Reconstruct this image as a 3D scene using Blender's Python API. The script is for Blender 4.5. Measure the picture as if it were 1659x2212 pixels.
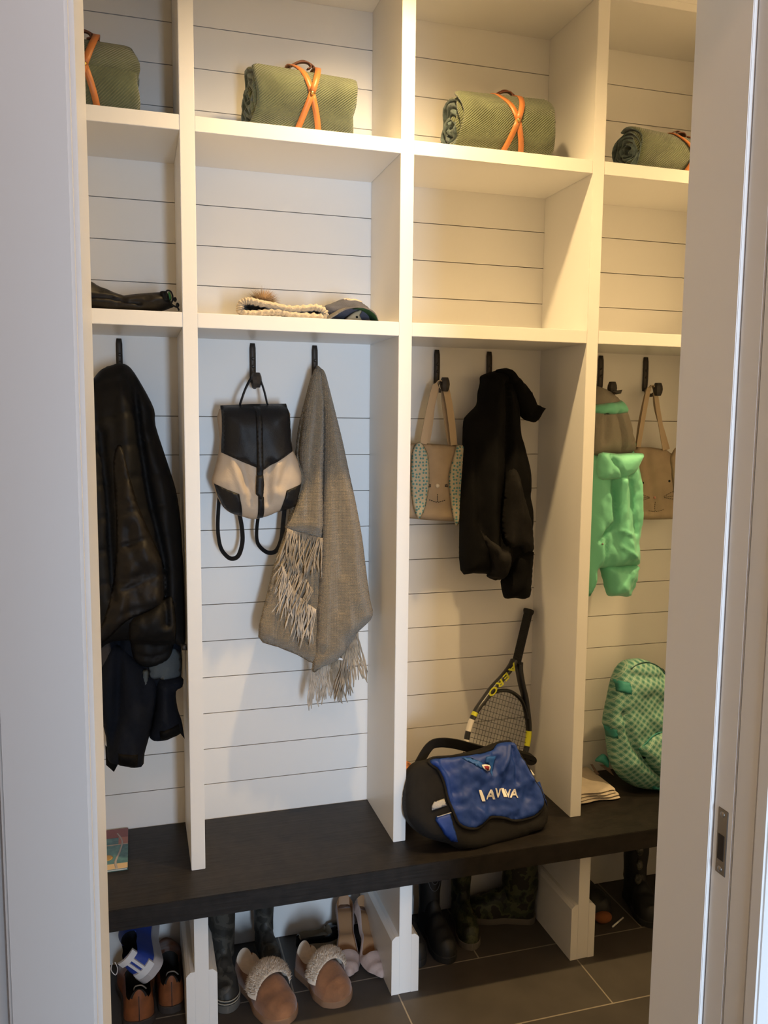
import bpy, bmesh, math, random
import numpy as np
from mathutils import Vector, Matrix, noise
from mathutils.geometry import delaunay_2d_cdt
random.seed(7)
PI = math.pi
for o in list(bpy.data.objects): bpy.data.objects.remove(o)
scn = bpy.context.scene
COL = scn.collection

# ------------------------------------------------------------------ camera
CAM = Vector((-0.0063, -2.1715, 1.6226))
YAW, PITCH, ROLL, FPX = .2904, -.1089, .0096, 1802.1
_f = Vector((math.sin(YAW)*math.cos(PITCH), math.cos(YAW)*math.cos(PITCH), math.sin(PITCH)))
_r = Vector((math.cos(YAW), -math.sin(YAW), 0)); _u = _r.cross(_f)
CR = _r*math.cos(ROLL) + _u*math.sin(ROLL); CU = _u*math.cos(ROLL) - _r*math.sin(ROLL); CF = _f
cam = bpy.data.cameras.new('camera'); co = bpy.data.objects.new('camera', cam); COL.objects.link(co)
cam.sensor_fit = 'VERTICAL'; cam.sensor_height = 24; cam.sensor_width = 18
cam.lens = FPX/2212*24; cam.clip_start = .02
co.matrix_world = Matrix(((CR.x, CU.x, -CF.x, CAM.x), (CR.y, CU.y, -CF.y, CAM.y), (CR.z, CU.z, -CF.z, CAM.z), (0, 0, 0, 1)))
scn.camera = co

# ------------------------------------------------------------------ light and exposure
scn.view_settings.view_transform = 'Standard'; scn.view_settings.look = 'None'
scn.view_settings.exposure = -0.26; scn.view_settings.gamma = 1; scn.view_settings.use_curve_mapping = False
world = bpy.data.worlds.new('world'); scn.world = world; world.use_nodes = True
world.node_tree.nodes['Background'].inputs[0].default_value = (.55, .7, 1, 1)
world.node_tree.nodes['Background'].inputs[1].default_value = .3
def area(name, loc, rot, sx, sy, energy, col, spread=PI):
    l = bpy.data.lights.new(name, 'AREA'); l.shape = 'RECTANGLE'; l.size = sx; l.size_y = sy
    l.energy = energy; l.color = col; l.spread = spread
    o = bpy.data.objects.new(name, l); COL.objects.link(o); o.location = loc; o.rotation_euler = rot
    return o
DAY = (.60, .78, 1.0)
area('window_daylight', (.49, -4.93, 1.05), (PI/2, 0, 0), .58, 1.2, 165, DAY)
area('hall_ceiling_light', (.35, -2.3, 2.9), (0, 0, 0), .4, .4, 11, (1, .60, .34))
WARM = (1.0, .68, .31)
CANS = [(.67, -.388), (2.12, -.388)]
CAN_E = (33, 34)

# ------------------------------------------------------------------ pixel measurements -> points in the room
def ray(u, v): return CF + CR*((u-829.5)/FPX) - CU*((v-1106)/FPX)
def on_plane(u, v, P0, n):
    d = ray(u, v); return CAM + d*((Vector(P0)-CAM).dot(n)/d.dot(n))
def onY(u, v, y): return on_plane(u, v, (0, y, 0), Vector((0, 1, 0)))
def onX(u, v, x): return on_plane(u, v, (x, 0, 0), Vector((1, 0, 0)))
def onZ(u, v, z): return on_plane(u, v, (0, 0, z), Vector((0, 0, 1)))

# ------------------------------------------------------------------ materials
MATS = {}
def mat(name, col, rough=.6, metal=0, spec=.5, bump=None, var=0, varscale=8, sheen=0, coat=0, col2=None, subs=0, uvmap=False, alpha=None):
    """bump=(kind, scale, strength) kind in noise/weave/twill/knit/grain"""
    if name in MATS: return MATS[name]
    m = bpy.data.materials.new(name); m.use_nodes = True; nt = m.node_tree; N = nt.nodes; L = nt.links
    b = N['Principled BSDF']
    b.inputs['Base Color'].default_value = (*col, 1); b.inputs['Roughness'].default_value = rough
    b.inputs['Metallic'].default_value = metal; b.inputs['Specular IOR Level'].default_value = spec
    if sheen: b.inputs['Sheen Weight'].default_value = sheen
    if coat: b.inputs['Coat Weight'].default_value = coat
    tc = N.new('ShaderNodeTexCoord'); out = tc.outputs['UV' if uvmap else 'Object']
    if var or col2:
        nz = N.new('ShaderNodeTexNoise'); nz.inputs['Scale'].default_value = varscale; nz.inputs['Detail'].default_value = 4
        L.new(out, nz.inputs['Vector'])
        mx = N.new('ShaderNodeMix'); mx.data_type = 'RGBA'
        c2 = col2 or tuple(min(1, c*(1+var)) for c in col); c1 = col if col2 else tuple(c*(1-var) for c in col)
        mx.inputs[6].default_value = (*c1, 1); mx.inputs[7].default_value = (*c2, 1)
        rp = N.new('ShaderNodeMapRange'); rp.inputs[1].default_value = .35; rp.inputs[2].default_value = .65
        L.new(nz.outputs[0], rp.inputs[0]); L.new(rp.outputs[0], mx.inputs[0]); L.new(mx.outputs[2], b.inputs['Base Color'])
    if bump:
        kind, sc, st = bump
        bp = N.new('ShaderNodeBump'); bp.inputs['Strength'].default_value = st; bp.inputs['Distance'].default_value = .002
        if kind == 'noise':
            t = N.new('ShaderNodeTexNoise'); t.inputs['Scale'].default_value = sc; t.inputs['Detail'].default_value = 5
            L.new(out, t.inputs['Vector']); h = t.outputs[0]
        elif kind == 'twill':
            mp = N.new('ShaderNodeMapping'); mp.inputs['Rotation'].default_value = (0, 0, .85); L.new(out, mp.inputs[0])
            t = N.new('ShaderNodeTexWave'); t.inputs['Scale'].default_value = sc; t.inputs['Distortion'].default_value = .6
            t.inputs['Detail'].default_value = 2
            L.new(mp.outputs[0], t.inputs['Vector']); h = t.outputs[0]
        elif kind == 'grain':
            mp = N.new('ShaderNodeMapping'); mp.inputs['Scale'].default_value = (.08, 1, 1); L.new(out, mp.inputs[0])
            t = N.new('ShaderNodeTexNoise'); t.inputs['Scale'].default_value = sc; t.inputs['Detail'].default_value = 6
            L.new(mp.outputs[0], t.inputs['Vector']); h = t.outputs[0]
        else:
            a = N.new('ShaderNodeTexWave'); a.inputs['Scale'].default_value = sc; a.bands_direction = 'X'
            c = N.new('ShaderNodeTexWave'); c.inputs['Scale'].default_value = sc; c.bands_direction = 'Y' if uvmap else 'Z'
            for t in (a, c): t.inputs['Distortion'].default_value = .5; L.new(out, t.inputs['Vector'])
            ad = N.new('ShaderNodeMath'); ad.operation = 'ADD'; L.new(a.outputs[0], ad.inputs[0]); L.new(c.outputs[0], ad.inputs[1]); h = ad.outputs[0]
        L.new(h, bp.inputs['Height']); L.new(bp.outputs[0], b.inputs['Normal'])
    MATS[name] = m
    return m

WHITE = mat('white_paint', (.80, .785, .76), .38, bump=('noise', 90, .04))
WALLW = mat('white_wall_paint', (.80, .78, .765), .6, bump=('noise', 160, .05))
TRIMW = mat('white_trim_paint', (.80, .78, .755), .36, bump=('noise', 60, .04))
DARKGAP = mat('groove_gap', (.38, .33, .28), .8)
ESPRESSO = mat('espresso_wood', (.0105, .0082, .007), .5, spec=.35, bump=('grain', 90, .35), var=.35, varscale=30)
BLACKM = mat('black_iron', (.05, .044, .04), .5, metal=.5, bump=('noise', 120, .3))

# ------------------------------------------------------------------ mesh helpers
ORG = {}
def worldorg(o): return ORG.get(o.name, Vector((0, 0, 0)))
def tag(o, label=None, cat=None, group=None, kind=None):
    if label: o['label'] = label
    if cat: o['category'] = cat
    if group: o['group'] = group
    if kind: o['kind'] = kind
    return o
def thing(name, label, cat, loc=(0, 0, 0), group=None):
    o = bpy.data.objects.new(name, None); COL.objects.link(o); o.empty_display_size = .05
    o.location = loc; ORG[o.name] = Vector(loc)
    return tag(o, label, cat, group)
def obj(name, bm, m, parent=None, smooth=True, org=None, local=False, label=None, kind=None):
    """link a bmesh (world coordinates, or the parent's with local=True) as one object"""
    me = bpy.data.meshes.new(name)
    if parent is not None: W = worldorg(parent)
    elif org is not None: W = Vector(org)
    else:
        vs = [v.co for v in bm.verts]
        W = Vector(((min(v.x for v in vs)+max(v.x for v in vs))/2, (min(v.y for v in vs)+max(v.y for v in vs))/2, min(v.z for v in vs)))
    if not local:
        for v in bm.verts: v.co -= W
    for f in bm.faces: f.smooth = smooth
    if smooth:
        for e in bm.edges:
            if len(e.link_faces) == 2 and e.calc_face_angle(0) > .9: e.smooth = False
    bm.to_mesh(me); bm.free()
    for x in (m if isinstance(m, (list, tuple)) else [m]): me.materials.append(x)
    o = bpy.data.objects.new(name, me); COL.objects.link(o)
    if parent is not None: o.parent = parent
    else: o.location = W
    ORG[o.name] = W
    if label: o['label'] = label
    if kind: o['kind'] = kind
    return o
def auto(o, deg=35):
    me = o.data; bm = bmesh.new(); bm.from_mesh(me)
    for e in bm.edges:
        if len(e.link_faces) == 2: e.smooth = e.calc_face_angle(0) < math.radians(deg)
    bm.to_mesh(me); bm.free(); return o
def struct(name, bm, m, smooth=False):
    o = obj(name, bm, m, smooth=smooth, org=(0, 0, 0)); o['kind'] = 'structure'; return o
def copy_tree(o, parent=None):
    c = o.copy(); COL.objects.link(c); c.parent = parent; ORG[c.name] = ORG.get(o.name, Vector())
    for ch in [x for x in bpy.data.objects if x.parent == o]: copy_tree(ch, c)
    return c
def box(bm, x0, x1, y0, y1, z0, z1, bev=0, mi=0):
    g = bmesh.ops.create_cube(bm, size=1); vs = g['verts']
    for v in vs: v.co = Vector(((x0+x1)/2+v.co.x*(x1-x0), (y0+y1)/2+v.co.y*(y1-y0), (z0+z1)/2+v.co.z*(z1-z0)))
    fs = set(f for v in vs for f in v.link_faces)
    for f in fs: f.material_index = mi
    if bev:
        es = list(set(e for v in vs for e in v.link_edges))
        r = bmesh.ops.bevel(bm, geom=es, offset=bev, segments=2, affect='EDGES')
        vs = list(set(v for f in r['faces'] for v in f.verts) | set(v for v in vs if v.is_valid))
        for f in r['faces']: f.material_index = mi
    return vs
def xform(bm, vs, M):
    for v in vs: v.co = M @ v.co
def B(): return bmesh.new()
def boxbm(*a, **k): bm = B(); box(bm, *a, **k); return bm
def frames(path):
    """tangent/normal/binormal per point"""
    path = [Vector(p) for p in path]; T = []
    for i in range(len(path)):
        a = path[max(0, i-1)]; b = path[min(len(path)-1, i+1)]; T.append((b-a).normalized() if (b-a).length > 1e-9 else Vector((0, 0, 1)))
    n = T[0].orthogonal().normalized(); out = []
    for t in T:
        n = (n - t*n.dot(t)); n = n.normalized() if n.length > 1e-6 else t.orthogonal().normalized()
        out.append((t, n, t.cross(n)))
    return path, out
def tube(bm, path, r, seg=8, caps=True, mi=0, flat=1.0, up=None):
    """round or flattened tube; r a number or list"""
    path, F = frames(path); rings = []
    for i, (p, (t, n, b)) in enumerate(zip(path, F)):
        rr = r[i] if isinstance(r, (list, tuple)) else r
        if up is not None:
            U = up[i] if isinstance(up, list) else Vector(up)
            n = U - t*U.dot(t); n = n.normalized() if n.length > 1e-6 else t.orthogonal().normalized(); b = t.cross(n)
        rings.append([bm.verts.new(p + n*math.cos(2*PI*k/seg)*rr*flat + b*math.sin(2*PI*k/seg)*rr) for k in range(seg)])
    for a, c in zip(rings, rings[1:]):
        for k in range(seg):
            f = bm.faces.new((a[k], a[(k+1) % seg], c[(k+1) % seg], c[k])); f.material_index = mi
    if caps:
        for rg in (list(reversed(rings[0])), rings[-1]):
            f = bm.faces.new(rg); f.material_index = mi
    return rings
def ribbon(bm, path, W, w, th, mi=0):
    """flat strap: path, width direction(s), width, thickness"""
    path, F = frames(path); rings = []
    for i, (p, (t, n, b)) in enumerate(zip(path, F)):
        d = Vector(W[i]) if isinstance(W, list) else Vector(W)
        d = (d - t*d.dot(t)).normalized(); nn = t.cross(d)
        ww = w[i] if isinstance(w, (list, tuple)) else w
        rings.append([bm.verts.new(p+d*ww/2*a+nn*th/2*c) for a, c in ((-1, -1), (1, -1), (1, 1), (-1, 1))])
    for a, c in zip(rings, rings[1:]):
        for k in range(4):
            f = bm.faces.new((a[k], a[(k+1) % 4], c[(k+1) % 4], c[k])); f.material_index = mi
    for rg in (list(reversed(rings[0])), rings[-1]): bm.faces.new(rg).material_index = mi
def crom(pts, n=6, closed=False):
    pts = [Vector(p) for p in pts]; N = len(pts); out = []
    rng = N if closed else N-1
    for i in range(rng):
        g = (lambda k: pts[k % N]) if closed else (lambda k: pts[max(0, min(N-1, k))])
        p0, p1, p2, p3 = g(i-1), g(i), g(i+1), g(i+2)
        for j in range(n):
            t = j/n
            out.append(.5*((2*p1)+(p2-p0)*t+(2*p0-5*p1+4*p2-p3)*t*t+(3*p1-p0-3*p2+p3)*t*t*t))
    if not closed: out.append(pts[-1])
    return out
def lathe(bm, prof, seg=24, M=None, mi=0):
    rings = []
    for r, z in prof:
        rings.append([bm.verts.new(Vector((r*math.cos(2*PI*k/seg), r*math.sin(2*PI*k/seg), z))) for k in range(seg)] if r > 1e-6 else [bm.verts.new((0, 0, z))])
    for a, c in zip(rings, rings[1:]):
        for k in range(seg):
            k2 = (k+1) % seg
            if len(a) == 1 and len(c) == 1: continue
            if len(a) == 1: f = bm.faces.new((a[0], c[k2], c[k]))
            elif len(c) == 1: f = bm.faces.new((a[k], a[k2], c[0]))
            else: f = bm.faces.new((a[k], a[k2], c[k2], c[k]))
            f.material_index = mi
    if M is not None:
        for r in rings:
            for v in r: v.co = M @ v.co
    return [v for r in rings for v in r]
def ellipsoid(bm, c, rx, ry, rz, seg=16, rings=10, M=None, mi=0):
    prof = [(math.sin(PI*i/rings), -math.cos(PI*i/rings)) for i in range(rings+1)]
    vs = lathe(bm, prof, seg, mi=mi)
    for v in vs:
        v.co = Vector((v.co.x*rx, v.co.y*ry, v.co.z*rz))
        if M: v.co = M @ v.co
        v.co += Vector(c)
    return vs
def prism(bm, pts, ext, mi=0):
    """closed 3-D polygon pushed along ext"""
    a = [bm.verts.new(Vector(p)) for p in pts]; c = [bm.verts.new(Vector(p)+Vector(ext)) for p in pts]
    n = len(a)
    for k in range(n): bm.faces.new((a[k], a[(k+1) % n], c[(k+1) % n], c[k])).material_index = mi
    bm.faces.new(list(reversed(a))).material_index = mi; bm.faces.new(c).material_index = mi

# --- cloth and padded shapes: a closed, rounded solid over an outline measured on a plane
class Plane:
    def __init__(s, P0, n=(0, -1, 0)):
        s.P = Vector(P0); s.n = Vector(n).normalized(); s.a = Vector((0, 0, 1)).cross(s.n).normalized()*1
        s.b = s.n.cross(s.a).normalized()
        if s.b.z < 0: s.b = -s.b; s.a = -s.a
    def px(s, u, v):
        q = on_plane(u, v, s.P, s.n)-s.P; return (q.dot(s.a), q.dot(s.b))
    def w(s, a, b, h=0): return s.P+s.a*a+s.b*b+s.n*h
def YP(y): return Plane((0, y, 0))
def inpoly(px, py, poly):
    ins = np.zeros(len(px), bool); n = len(poly)
    for i in range(n):
        x1, y1 = poly[i]; x2, y2 = poly[(i+1) % n]
        c = ((y1 > py) != (y2 > py))
        with np.errstate(divide='ignore', invalid='ignore'): xi = (x2-x1)*(py-y1)/(y2-y1+1e-15)+x1
        ins ^= c & (px < xi)
    return ins
def segdist(P, A, Bp):
    d = Bp-A; t = np.clip(((P-A)@d)/max(1e-12, d@d), 0, 1); return np.linalg.norm(P-(A+t[:, None]*d), axis=1)
def polydist(P, poly, closed=True):
    poly = np.array(poly); D = np.full(len(P), 1e9); n = len(poly)
    for i in range(n if closed else n-1): D = np.minimum(D, segdist(P, poly[i], poly[(i+1) % n]))
    return D
class Puff:
    """outline in photo pixels on a plane -> solid with rounded rim, folds and wrinkles"""
    def __init__(s, pl, out, depth, R=None, folds=(), wr=0, wrs=(25, 8), seed=0, base=None, off=0, smooth=3, back=.3, raw=False, quilt=None):
        s.pl = pl; o2 = [Vector(p if raw else pl.px(*p)) for p in out]
        if smooth: o2 = crom([Vector((p.x, p.y, 0)) for p in o2], smooth, True)
        s.out = [(p.x, p.y) for p in o2]; s.depth = depth; s.R = R or depth*1.2
        s.folds = [(np.array([pl.px(*q) for q in f[0]]), f[1], f[2]) for f in folds]
        s.wr = wr; s.wrs = wrs; s.seed = seed; s.base = base; s.off = off; s.back = back; s.quilt = quilt
    def h(s, P, outer=True):
        P = np.atleast_2d(P).astype(float); d = polydist(P, s.out); ins = inpoly(P[:, 0], P[:, 1], s.out)
        t = np.clip(d/s.R, 0, 1); h = s.depth*np.sqrt(np.maximum(0, 1-(1-t)**2))
        e = np.clip(d/max(.004, s.R*.5), 0, 1)
        for pl, amp, w in s.folds: h = h+amp*e*np.exp(-(polydist(P, pl, False)/w)**2)
        if s.quilt:
            sp, amp, sl = s.quilt; q = (P[:, 1]+sl*P[:, 0])/sp; q = np.abs((q % 1)-.5)*2
            h = h - amp*e*np.exp(-((1-q)/.22)**2)
        if s.wr:
            h = h+np.array([s.wr*e[i]*noise.fractal((P[i, 0]*s.wrs[0]+s.seed*3.1, P[i, 1]*s.wrs[1]+s.seed, s.seed*7.7), 1, 2, 3) for i in range(len(P))])
        h = np.where(ins, np.maximum(h, s.depth*.03*e), 0)
        if s.base is not None: h = h+s.base.h(P)+s.off
        else: h = h+s.off
        return h
    def build(s, bm, step=.009, mi=0, thick=None):
        out = []
        n = len(s.out)
        for i in range(n):
            a = np.array(s.out[i]); b = np.array(s.out[(i+1) % n]); k = max(1, int(np.linalg.norm(b-a)/step))
            for j in range(k): out.append(tuple(a+(b-a)*j/k))
        xs = [p[0] for p in out]; ys = [p[1] for p in out]
        gx, gy = np.meshgrid(np.arange(min(xs), max(xs), step), np.arange(min(ys), max(ys), step*.9))
        gx = gx+(np.arange(gx.shape[0]) % 2)[:, None]*step/2
        G = np.stack([gx.ravel(), gy.ravel()], 1); G = G[inpoly(G[:, 0], G[:, 1], out)]
        if len(G): G = G[polydist(G, out) > step*.45]
        # finer rows near the rim
        V = [Vector(p) for p in out]+[Vector(g) for g in G]; m = len(out)
        r = delaunay_2d_cdt(V, [(i, (i+1) % m) for i in range(m)], [], 0, 1e-7)
        vv = np.array([(p[0], p[1]) for p in r[0]]); tris = [t for t in r[2]]
        cen = np.array([vv[list(t)].mean(0) for t in tris]); ok = inpoly(cen[:, 0], cen[:, 1], out)
        tris = [t for t, k in zip(tris, ok) if k]
        H = s.h(vv); dB = polydist(vv, out); rim = dB < 1e-6
        uvl = bm.loops.layers.uv.verify()
        if thick is None:
            base = (s.base.h(vv)+s.off) if s.base is not None else np.full(len(vv), float(s.off))
            Hb = base-s.back*np.where(rim, 0, np.sqrt(np.clip(dB/s.R, 0, 1)))*s.depth
        else: Hb = H-thick
        F = {}; K = {}; used = set(i for t in tris for i in t)
        for i in used:
            F[i] = bm.verts.new(s.pl.w(vv[i][0], vv[i][1], H[i]))
            K[i] = F[i] if (rim[i] and thick is None) else bm.verts.new(s.pl.w(vv[i][0], vv[i][1], Hb[i]))
        def face(ids, D):
            try: f = bm.faces.new([D[i] for i in ids])
            except ValueError: return
            f.material_index = mi; f.smooth = True
            for l, i in zip(f.loops, ids): l[uvl].uv = (vv[i][0], vv[i][1])
        cnt = {}
        for t in tris:
            face(t, F); face(tuple(reversed(t)), K)
            for a, b in zip(t, t[1:]+t[:1]): cnt[(a, b)] = 1
        if thick is not None:
            for (a, b) in cnt:
                if (b, a) not in cnt:
                    try: f = bm.faces.new((F[a], K[a], K[b], F[b])); f.material_index = mi
                    except ValueError: continue
                    for l, i in zip(f.loops, (a, a, b, b)): l[uvl].uv = (vv[i][0], vv[i][1])
        return s
    def pt(s, u, v, up=0):
        a = s.pl.px(u, v); return s.pl.w(a[0], a[1], float(s.h([a])[0])+up)
def puff(name, m, parent, pl, out, depth, step=.009, label=None, thick=None, **k):
    bm = B(); p = Puff(pl, out, depth, **k); p.build(bm, step, thick=thick); o = obj(name, bm, m, parent, label=label); return p, o

# ================================================================== STRUCTURE
T = .0366; XA, XB, XC = .1146, .6798, 1.2469; PITCHX = .5662
DIV = [XA-PITCHX, XA, XB, XC, XC+PITCHX, XC+2*PITCHX]      # left faces of the uprights
XL, XR = DIV[0], DIV[-1]+T
D = .286; ZS2, ZS1, ZTOP, ZB = 2.3205, 1.8498, 2.793, .42; ZBB = .3629; YB = -.134; YLEG = -.0677
ZCEIL = 2.93
YF, YN = -1.1715, -1.359            # doorway wall: closet side, hall side
XJL, XJR = -.0488, .7152            # doorway jamb faces
HEAD = 2.22

def floor_mat():
    m = bpy.data.materials.new('slate_tile'); m.use_nodes = True; N = m.node_tree.nodes; L = m.node_tree.links; b = N['Principled BSDF']
    tc = N.new('ShaderNodeTexCoord'); mp = N.new('ShaderNodeMapping'); mp.inputs['Location'].default_value = (-.6787+.5696*20, -.019+.287*20, 0)
    L.new(tc.outputs['Object'], mp.inputs[0])
    br = N.new('ShaderNodeTexBrick'); br.offset = .5; br.inputs['Scale'].default_value = 1
    br.inputs['Brick Width'].default_value = .5696; br.inputs['Row Height'].default_value = .287; br.inputs['Mortar Size'].default_value = .0022
    br.inputs['Mortar Smooth'].default_value = .1; br.inputs['Bias'].default_value = 0
    br.inputs['Color1'].default_value = (.052, .045, .04, 1); br.inputs['Color2'].default_value = (.062, .054, .047, 1); br.inputs['Mortar'].default_value = (.25, .22, .18, 1)
    L.new(mp.outputs[0], br.inputs['Vector'])
    nz = N.new('ShaderNodeTexNoise'); nz.inputs['Scale'].default_value = 9; nz.inputs['Detail'].default_value = 8; L.new(tc.outputs['Object'], nz.inputs['Vector'])
    mx = N.new('ShaderNodeMix'); mx.data_type = 'RGBA'; mx.blend_type = 'MULTIPLY'; mx.inputs[0].default_value = .6
    cr = N.new('ShaderNodeMapRange'); cr.inputs[1].default_value = .3; cr.inputs[2].default_value = .7; cr.inputs[3].default_value = .7; cr.inputs[4].default_value = 1.2
    L.new(nz.outputs[0], cr.inputs[0]); L.new(br.outputs['Color'], mx.inputs[6]); L.new(cr.outputs[0], mx.inputs[7]); L.new(mx.outputs[2], b.inputs['Base Color'])
    b.inputs['Roughness'].default_value = .55
    bp = N.new('ShaderNodeBump'); bp.inputs['Strength'].default_value = .4; bp.inputs['Distance'].default_value = .002; bp.invert = True
    L.new(br.outputs['Fac'], bp.inputs['Height']); L.new(bp.outputs[0], b.inputs['Normal'])
    return m
struct('floor', boxbm(-2.6, 3.4, -5.1, .42, -.05, 0), floor_mat())
bm = B(); box(bm, -2.6, 3.4, -5.1, .42, ZCEIL, ZCEIL+.05)
struct('ceiling', bm, WALLW)
# back wall with shiplap boards (grooves are real gaps)
def shiplap():
    bm = B(); box(bm, XL-.05, XR+.05, D+.010, D+.1, 0, ZCEIL, mi=1)
    lines = [1.63-.1101*k for k in range(11)]+[.4]
    mid = [1.997+.1101*k for k in range(3)]; up = [2.469+.1101*k for k in range(3)]
    zs = sorted(lines+[1.87]+mid+[2.34]+up+[.0], reverse=True)
    edges = [ZCEIL]+zs
    for a, b in zip(edges, edges[1:]):
        g = .0012
        box(bm, XL-.02, XR+.02, D, D+.012, b+g, a-g)
    box(bm, XL-.02, XR+.02, D-.0012, D+.002, 1.686, 1.86)   # hook rail board
    return bm
struct('wall_back', shiplap(), [WHITE, DARKGAP])
struct('wall_left', boxbm(XL-.1, XL, YF, D+.1, 0, ZCEIL), WALLW)
struct('wall_right', boxbm(XR, XR+.1, YF, D+.1, 0, ZCEIL), WALLW)
# doorway wall
bm = B()
box(bm, -2.6, XJL-.012, YN, YF, 0, ZCEIL); box(bm, XJR+.02, 3.4, YN+.0, YN+.028, 0, ZCEIL)
box(bm, XJR+.02, 3.4, YF-.11, YF, 0, ZCEIL); box(bm, XJL-.012, XJR+.02, YN, YF, HEAD+.012, ZCEIL)
box(bm, XJR+.95, 3.4, YN+.028, YF-.11, 0, ZCEIL)
struct('wall_front', bm, WALLW)
bm = B(); box(bm, XJL-.012, XJL, YN, YF, 0, HEAD, .001)
struct('trim_1', bm, TRIMW)                                   # left jamb
bm = B(); Z = lambda r: CAM.y+r
box(bm, XJR, XJR+.02, Z(.889), YF, 0, HEAD, .001); box(bm, XJR+.005, XJR+.02, YN, Z(.8485), 0, HEAD, .001)
struct('trim_2', bm, TRIMW)                                   # split jamb of the pocket door
bm = B(); box(bm, XJL-.012, XJR+.02, YN, YF, HEAD, HEAD+.012); struct('trim_3', bm, TRIMW)
def casing(x0, x1, y0, y1):
    bm = B(); box(bm, x0, x1, y0, y1, 0, HEAD+.07, .003); return bm
struct('trim_4', casing(-.130, XJL-.004, CAM.y+.79, YN), TRIMW)
struct('trim_5', casing(XJR+.0035, XJR+.085, CAM.y+.79, YN), TRIMW)
bm = B(); box(bm, -.130, XJR+.085, CAM.y+.79, YN, HEAD+.005, HEAD+.085, .003); struct('trim_6', bm, TRIMW)
# closet-side casings
bm = B(); box(bm, XJL-.08, XJL-.006, YF, YF+.018, 0, HEAD, .003); struct('trim_7', bm, TRIMW)
# hall: side walls and the wall with the window behind the camera
struct('wall_hall_left', boxbm(-2.7, -2.6, -5.1, YF, 0, ZCEIL), WALLW)
struct('wall_hall_right', boxbm(3.4, 3.5, -5.1, YF, 0, ZCEIL), WALLW)
struct('wall_hall_light_baffle', boxbm(-2.6, .34, -3.5, -3.4, 0, ZCEIL), WALLW)  # unseen wall added to keep window daylight off the left casing
bm = B(); box(bm, -2.7, -.8, -5.1, -5.0, 0, ZCEIL); box(bm, 1.5, 3.5, -5.1, -5.0, 0, ZCEIL); box(bm, -.8, 1.5, -5.1, -5.0, 0, .45); box(bm, -.8, 1.5, -5.1, -5.0, 2.25, ZCEIL)
struct('wall_hall_rear', bm, WALLW)
bm = B()
for a in ((-.8, -.74), (.32, .38), (1.44, 1.5)): box(bm, a[0], a[1], -5.08, -5.02, .45, 2.25, .002)
box(bm, -.8, 1.5, -5.08, -5.02, .45, .51); box(bm, -.8, 1.5, -5.08, -5.02, 2.19, 2.25)
struct('window_1', bm, TRIMW)

# pocket door, slid into its slot, with the pull in its edge
XD = XJR+.005
door = obj('door_1', boxbm(XD, XD+.7, Z(.8505), Z(.8875), .01, HEAD-.01, .0015), TRIMW, smooth=False, org=(0, 0, 0)); door['kind'] = 'structure'
METAL = mat('brushed_nickel', (.33, .30, .27), .38, metal=1, bump=('noise', 200, .15))
pa, pb = onX(1553, 1741, XD), onX(1562, 1893, XD); ym = (Z(.8505)+Z(.8875))/2; zt, zb2 = pa.z, pb.z
bm = B(); box(bm, XD-.0012, XD+.002, ym-.0095, ym+.0095, zb2, zt, .0008)
pull = obj('pull_plate', bm, METAL, door, smooth=False)
bm = B(); box(bm, XD-.0018, XD-.0008, ym-.0055, ym+.006, zb2+.02, zt-.035); obj('finger_slot', bm, mat('slot_dark', (.05, .04, .035), .5, metal=.7), pull, smooth=False)
bm = B()
for zz in (zb2+.0075, zt-.007): ellipsoid(bm, (XD-.0016, ym, zz), .0012, .004, .004, 10, 6)
obj('screw', bm, METAL, pull)

# recessed ceiling lights
for i, (x, y) in enumerate(CANS):
    t = thing('recessed_light', ('recessed round ceiling light above the second upright' if i == 0 else 'recessed round ceiling light further right along the closet ceiling'), 'ceiling light', (x, y, ZCEIL))
    bm = B(); lathe(bm, [(.052, -.006), (.075, -.006), (.078, 0), (.052, 0), (.052, -.006)], 32, Matrix.Translation((x, y, ZCEIL))); obj('trim_ring', bm, WHITE, t)
    em = bpy.data.materials.new('lamp_glow'); em.use_nodes = True; pb_ = em.node_tree.nodes['Principled BSDF']
    pb_.inputs['Emission Color'].default_value = (*WARM, 1); pb_.inputs['Emission Strength'].default_value = 6
    bm = B(); lathe(bm, [(0, -.003), (.052, -.003), (.052, -.001), (0, -.001)], 32, Matrix.Translation((x, y, ZCEIL))); obj('lens', bm, em, t)
    l = bpy.data.lights.new('can_lamp', 'SPOT'); l.energy = CAN_E[i]*4; l.color = WARM; l.shadow_soft_size = .035; l.spot_size = math.radians(146); l.spot_blend = 1
    lo = bpy.data.objects.new('can_lamp', l); COL.objects.link(lo); lo.location = (x, y, ZCEIL-.03)

# ================================================================== CUBBIES AND BENCH
unit = thing('cubby_unit', 'built-in white cubby unit with two shelf rows over tall open lockers', 'storage unit', (XL, 0, ZB))
for x in DIV:
    obj('upright', boxbm(x, x+T, 0, D, ZB, ZCEIL, .0012), WHITE, unit, smooth=False)
for a, b in zip(DIV, DIV[1:]):
    for z in (ZS1, ZS2): obj('shelf', boxbm(a+T, b, .0006, D, z, z+T, .001), WHITE, unit, smooth=False)
    obj('top_panel', boxbm(a+T, b, 0, D, ZTOP, ZTOP+.02, .001), WHITE, unit, smooth=False)
    obj('fascia', boxbm(a+T, b, 0, .02, ZTOP+.02, ZCEIL, .001), WHITE, unit, smooth=False)
bench = thing('bench', 'long dark espresso wood bench on white legs running under the cubbies', 'bench', (XL, 0, 0))
obj('seat', boxbm(XL, XR, YB, D-.0015, ZBB, ZB, .0015), ESPRESSO, bench, smooth=False)
ZBASE = .1754
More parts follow.
